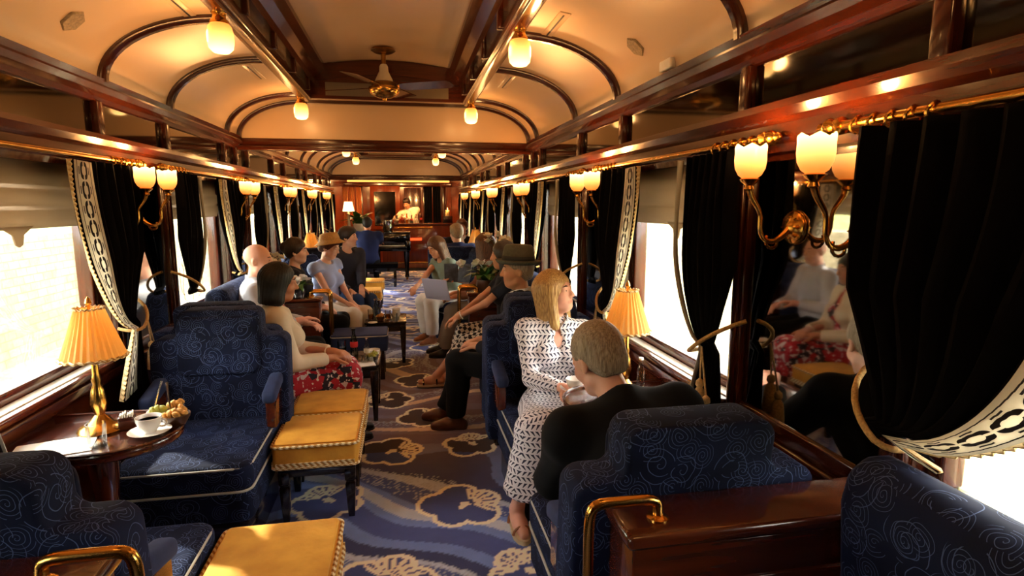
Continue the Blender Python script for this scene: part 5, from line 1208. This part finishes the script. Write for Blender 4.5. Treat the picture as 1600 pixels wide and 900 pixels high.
person((-.69, 3.66), R(-75), 'woman with a black bob in cream cardigan and red floral dress', 'skin_tan', lean=R(2), head=(R(-8), R(8), R(0)), sc=.95, female=True, hair='bob', hairm='hair_black', res=N, seat=.41, curl=.7,
       hands={'R': (-.38, 3.62, .60), 'L': (-.38, 3.72, .62)}, feet={'R': (-.30, 3.74, 0), 'L': (-.30, 3.90, 0)}, clothes=[top('floral_print', .3, .008, 'dress_bodice', 'vee', .003, -.06), skirt('floral_print', .45, .022, .006, 'dress_skirt'), cream_jacket, shoes('shoe_black')])
person((-1.0, 4.42), R(-80), 'bald man in a pale grey shirt on the window sofa', 'skin_pink', lean=R(4), head=(R(-12), R(6), 0), sc=.98, hair='bald', res=.007, girth=1.12, hands={'R': (-.66, 4.25, .72), 'L': (-.66, 4.5, .66)}, feet={'R': (-.50, 4.36, 0), 'L': (-.50, 4.58, 0)},
       clothes=[top('shirt_grey', .96, .016, 'shirt', 'high', .005, -.03, 'shirt_grey'), trousers('trousers_black'), shoes('shoe_black')])
person((-.70, 6.00), R(-122), 'woman with a straw hat, pale blue sleeveless blouse and cream trousers', 'skin_fair', lean=R(3), head=(R(14), R(18), R(0)), sc=.96, female=True, hair='short', hairm='hair_red', res=.007, hands={'L': (-.42, 5.84, .57), 'R': (-.44, 5.76, .57)}, feet={'R': (-.40, 5.66, 0), 'L': (-.36, 5.84, 0)}, feetdir={'L': (1, -.4), 'R': (1, -.5)},
       clothes=[top('shirt_blue', .09, .014, 'blouse', 'round', .005, -.04, loose=.012), trousers('trousers_cream', .02, .9, .006, .02), shoes('tan_leather', 'sole'), hat('boater', 'straw', 'straw', -26)])
person((-.62, 7.1), R(-135), 'dark haired man in a slate sweater glancing to the aisle', 'skin_fair', lean=R(8), head=(R(30), R(2), 0), sc=1.0, hair='short', hairm='hair_dark', res=.009, girth=1.1, hands={'L': (-.40, 6.80, .60), 'R': (-.52, 6.74, .56)}, feet={'L': (-.24, 6.66, 0), 'R': (-.42, 6.55, 0)}, clothes=[top('sweater_slate', .96, .018, 'sweater', 'round', .005, -.05), trousers('jeans'), shoes('shoe_black')])
person((-.58, 11.12), 0, 'pianist in a navy jacket seen from behind at the piano', 'skin_tan', seat=.44, lean=R(8), head=(0, R(10), 0), sc=1.04, hair='short', hairm='hair_black', res=.010, girth=1.15, hands={'L': (-.80, 11.86, .76), 'R': (-.38, 11.86, .76)}, feet={'L': (-.70, 11.75, 0), 'R': (-.46, 11.75, 0)}, clothes=[jacket('jacket_navy', .03), trousers('trousers_black'), shoes('shoe_black')])
person((.34, 14.42), R(180), 'barman in a white jacket mixing a drink behind the bar', 'skin_warm', stand=True, lean=R(14), side=R(14), head=(R(-20), R(24), 0), sc=1.0, hair='short', hairm='hair_dark', res=.010, hands={'R': (-.08, 14.08, 1.24), 'L': (.10, 14.05, 1.22)}, feet={'L': (.45, 14.42, 0), 'R': (.22, 14.42, 0)}, clothes=[jacket('bar_jacket', .022, shirt='shirt_white'), trousers('trousers_black'), shoes('shoe_black')])
person((-.90, 5.5), R(-85), 'dark haired woman in profile next to the bald man', 'skin_fair', lean=R(2), head=(R(-5), R(4), 0), sc=.95, female=True, hair='bun', hairm='hair_dark', res=.009, hands={'R': (-.66, 5.44, .60), 'L': (-.66, 5.55, .60)}, feet={'R': (-.52, 5.46, 0), 'L': (-.52, 5.62, 0)}, clothes=[top('top_dark', .96, .014, 'blouse', 'round'), trousers('trousers_black'), shoes('shoe_black')])
person((.86, 3.70), R(62), 'man with a grey felt hat, dark shirt and brown leather shoes', 'skin_warm', seat=.41, lean=R(2), head=(R(22), R(4), 0), sc=1.0, hair='crop', hairm='hair_grey', res=N, girth=1.08, hands={'L': (.56, 3.68, .62), 'R': (.62, 3.95, .60)}, feet={'L': (.42, 3.84, 0), 'R': (.36, 4.02, 0)}, feetdir={'L': (-1, .12), 'R': (-1, .2)},
       clothes=[top('top_dark', .97, .016, 'shirt', 'high', .004, -.04, 'shirt_white'), trousers('trousers_black', .016, .95, .004, .014), shoes('shoe_brown', 'dark_dish', .010), hat('trilby', 'hat_grey', 'hat_band')])
person((.98, 4.74), R(88), 'woman in black and white check trousers sitting beyond the hatted man', 'skin_warm', lean=R(6), head=(R(-10), R(6), 0), sc=.95, female=True, hair='long', hairm='hair_dark', res=.007, hands={'L': (.52, 4.62, .64), 'R': (.54, 4.80, .62)}, feet={'L': (.34, 4.78, .03), 'R': (.46, 4.92, .02)}, feetdir={'L': (-1, .05), 'R': (-1, .1)},
       clothes=[top('top_dark', .3, .014, 'tunic', 'round', .004, -.05), trousers('check_print', .010, .5, .003), sandals('brass', 'sole', .018), bracelet])
person((1.0, 5.82), R(80), 'brown haired woman in grey trousers with a laptop on her lap', 'skin_warm', lean=R(10), head=(R(-60), R(8), 0), sc=.97, female=True, hair='wavy', hairm='hair_brown', res=.008, hands={'L': (.60, 5.70, .63), 'R': (.60, 5.92, .63)}, feet={'L': (.48, 5.74, 0), 'R': (.46, 5.92, 0)}, clothes=[top('top_rust', .9, .014, 'blouse', 'round'), trousers('trousers_grey', .022, .92, .005, .02), shoes('shoe_black')])
person((.68, 6.66), R(118), 'long haired woman leaning forward with a book, reaching to the cocktail table', 'skin_warm', lean=R(24), head=(R(8), R(26), 0), sc=.95, female=True, hair='verylong', hairm='hair_brown', res=.008, hands={'L': (.60, 6.18, .74), 'R': (.12, 6.15, .56)}, feet={'L': (.38, 6.34, 0), 'R': (.32, 6.54, 0)}, clothes=[top('green_dress', .2, .012, 'blouse', 'round'), trousers('trousers_cream', .016, .9, .005, .02), shoes('tan_leather', 'sole')])
person((.80, 7.70), R(8), 'person with greying brown hair and navy jacket seen from behind', 'skin_fair', lean=R(4), head=(R(10), R(4), 0), sc=1.0, hair='short', hairm='hair_grey', res=.010, clothes=[jacket('jacket_navy'), trousers('trousers_black'), shoes('shoe_black')])
person((.98, 8.95), R(180), 'man facing the viewer half hidden behind the greying person', 'skin_pink', lean=R(2), head=(R(-10), 0, 0), sc=1.03, hair='short', hairm='hair_brown', res=.010, clothes=[jacket('jacket_black'), trousers('trousers_black'), shoes('shoe_black')])
# held things
e_ = empty('teacup', (.885, 2.565, .665), .3, 'white cup on a saucer held by the blonde woman', 'cup')
MB().lathe([(.001, .0), (.03, 0), (.07, .012), (.072, .016), (.03, .006), (.001, .005)], 24).build('saucer', 'porcelain', e_); MB().lathe([(.001, .006), (.022, .006), (.038, .03), (.044, .058), (.041, .058), (.03, .02), (.001, .014)], 22).build('cup', 'porcelain', e_); m = MB(); m.tube(bez((.04, 0, .05), (.07, 0, .055), (.068, 0, .02), (.034, 0, .024), 8), .0035, 6); m.build('handle', 'porcelain', e_)
lp = empty('laptop', (.48, 5.80, .60), R(140), 'open silver laptop on the lap of the woman in grey trousers', 'laptop'); MB().box(-.15, .15, -.10, .10, 0, .014).build('keyboard_base', 'laptop_grey', lp, bevel=.004); m = MB().box(-.15, .15, -.005, .005, 0, .21).build('screen_lid', 'laptop_grey', lp, bevel=.003); m.location = (0, .10, .014); m.rotation_euler = (R(-18), 0, 0)
bk = empty('book', (.66, 6.12, .82), R(-20), 'open book with dark illustrated cover held by the long haired woman', 'book')
for s in (-1, 1):
    m = MB().box(0, s*.15, -.008, .008, -.10, .10); q = m.build('cover', 'book_cover', bk, bevel=.002); q.rotation_euler = (R(-20), 0, s*R(-18)); m = MB().box(s*.004, s*.145, .006, .016, -.095, .095).build('pages', 'paper', q)
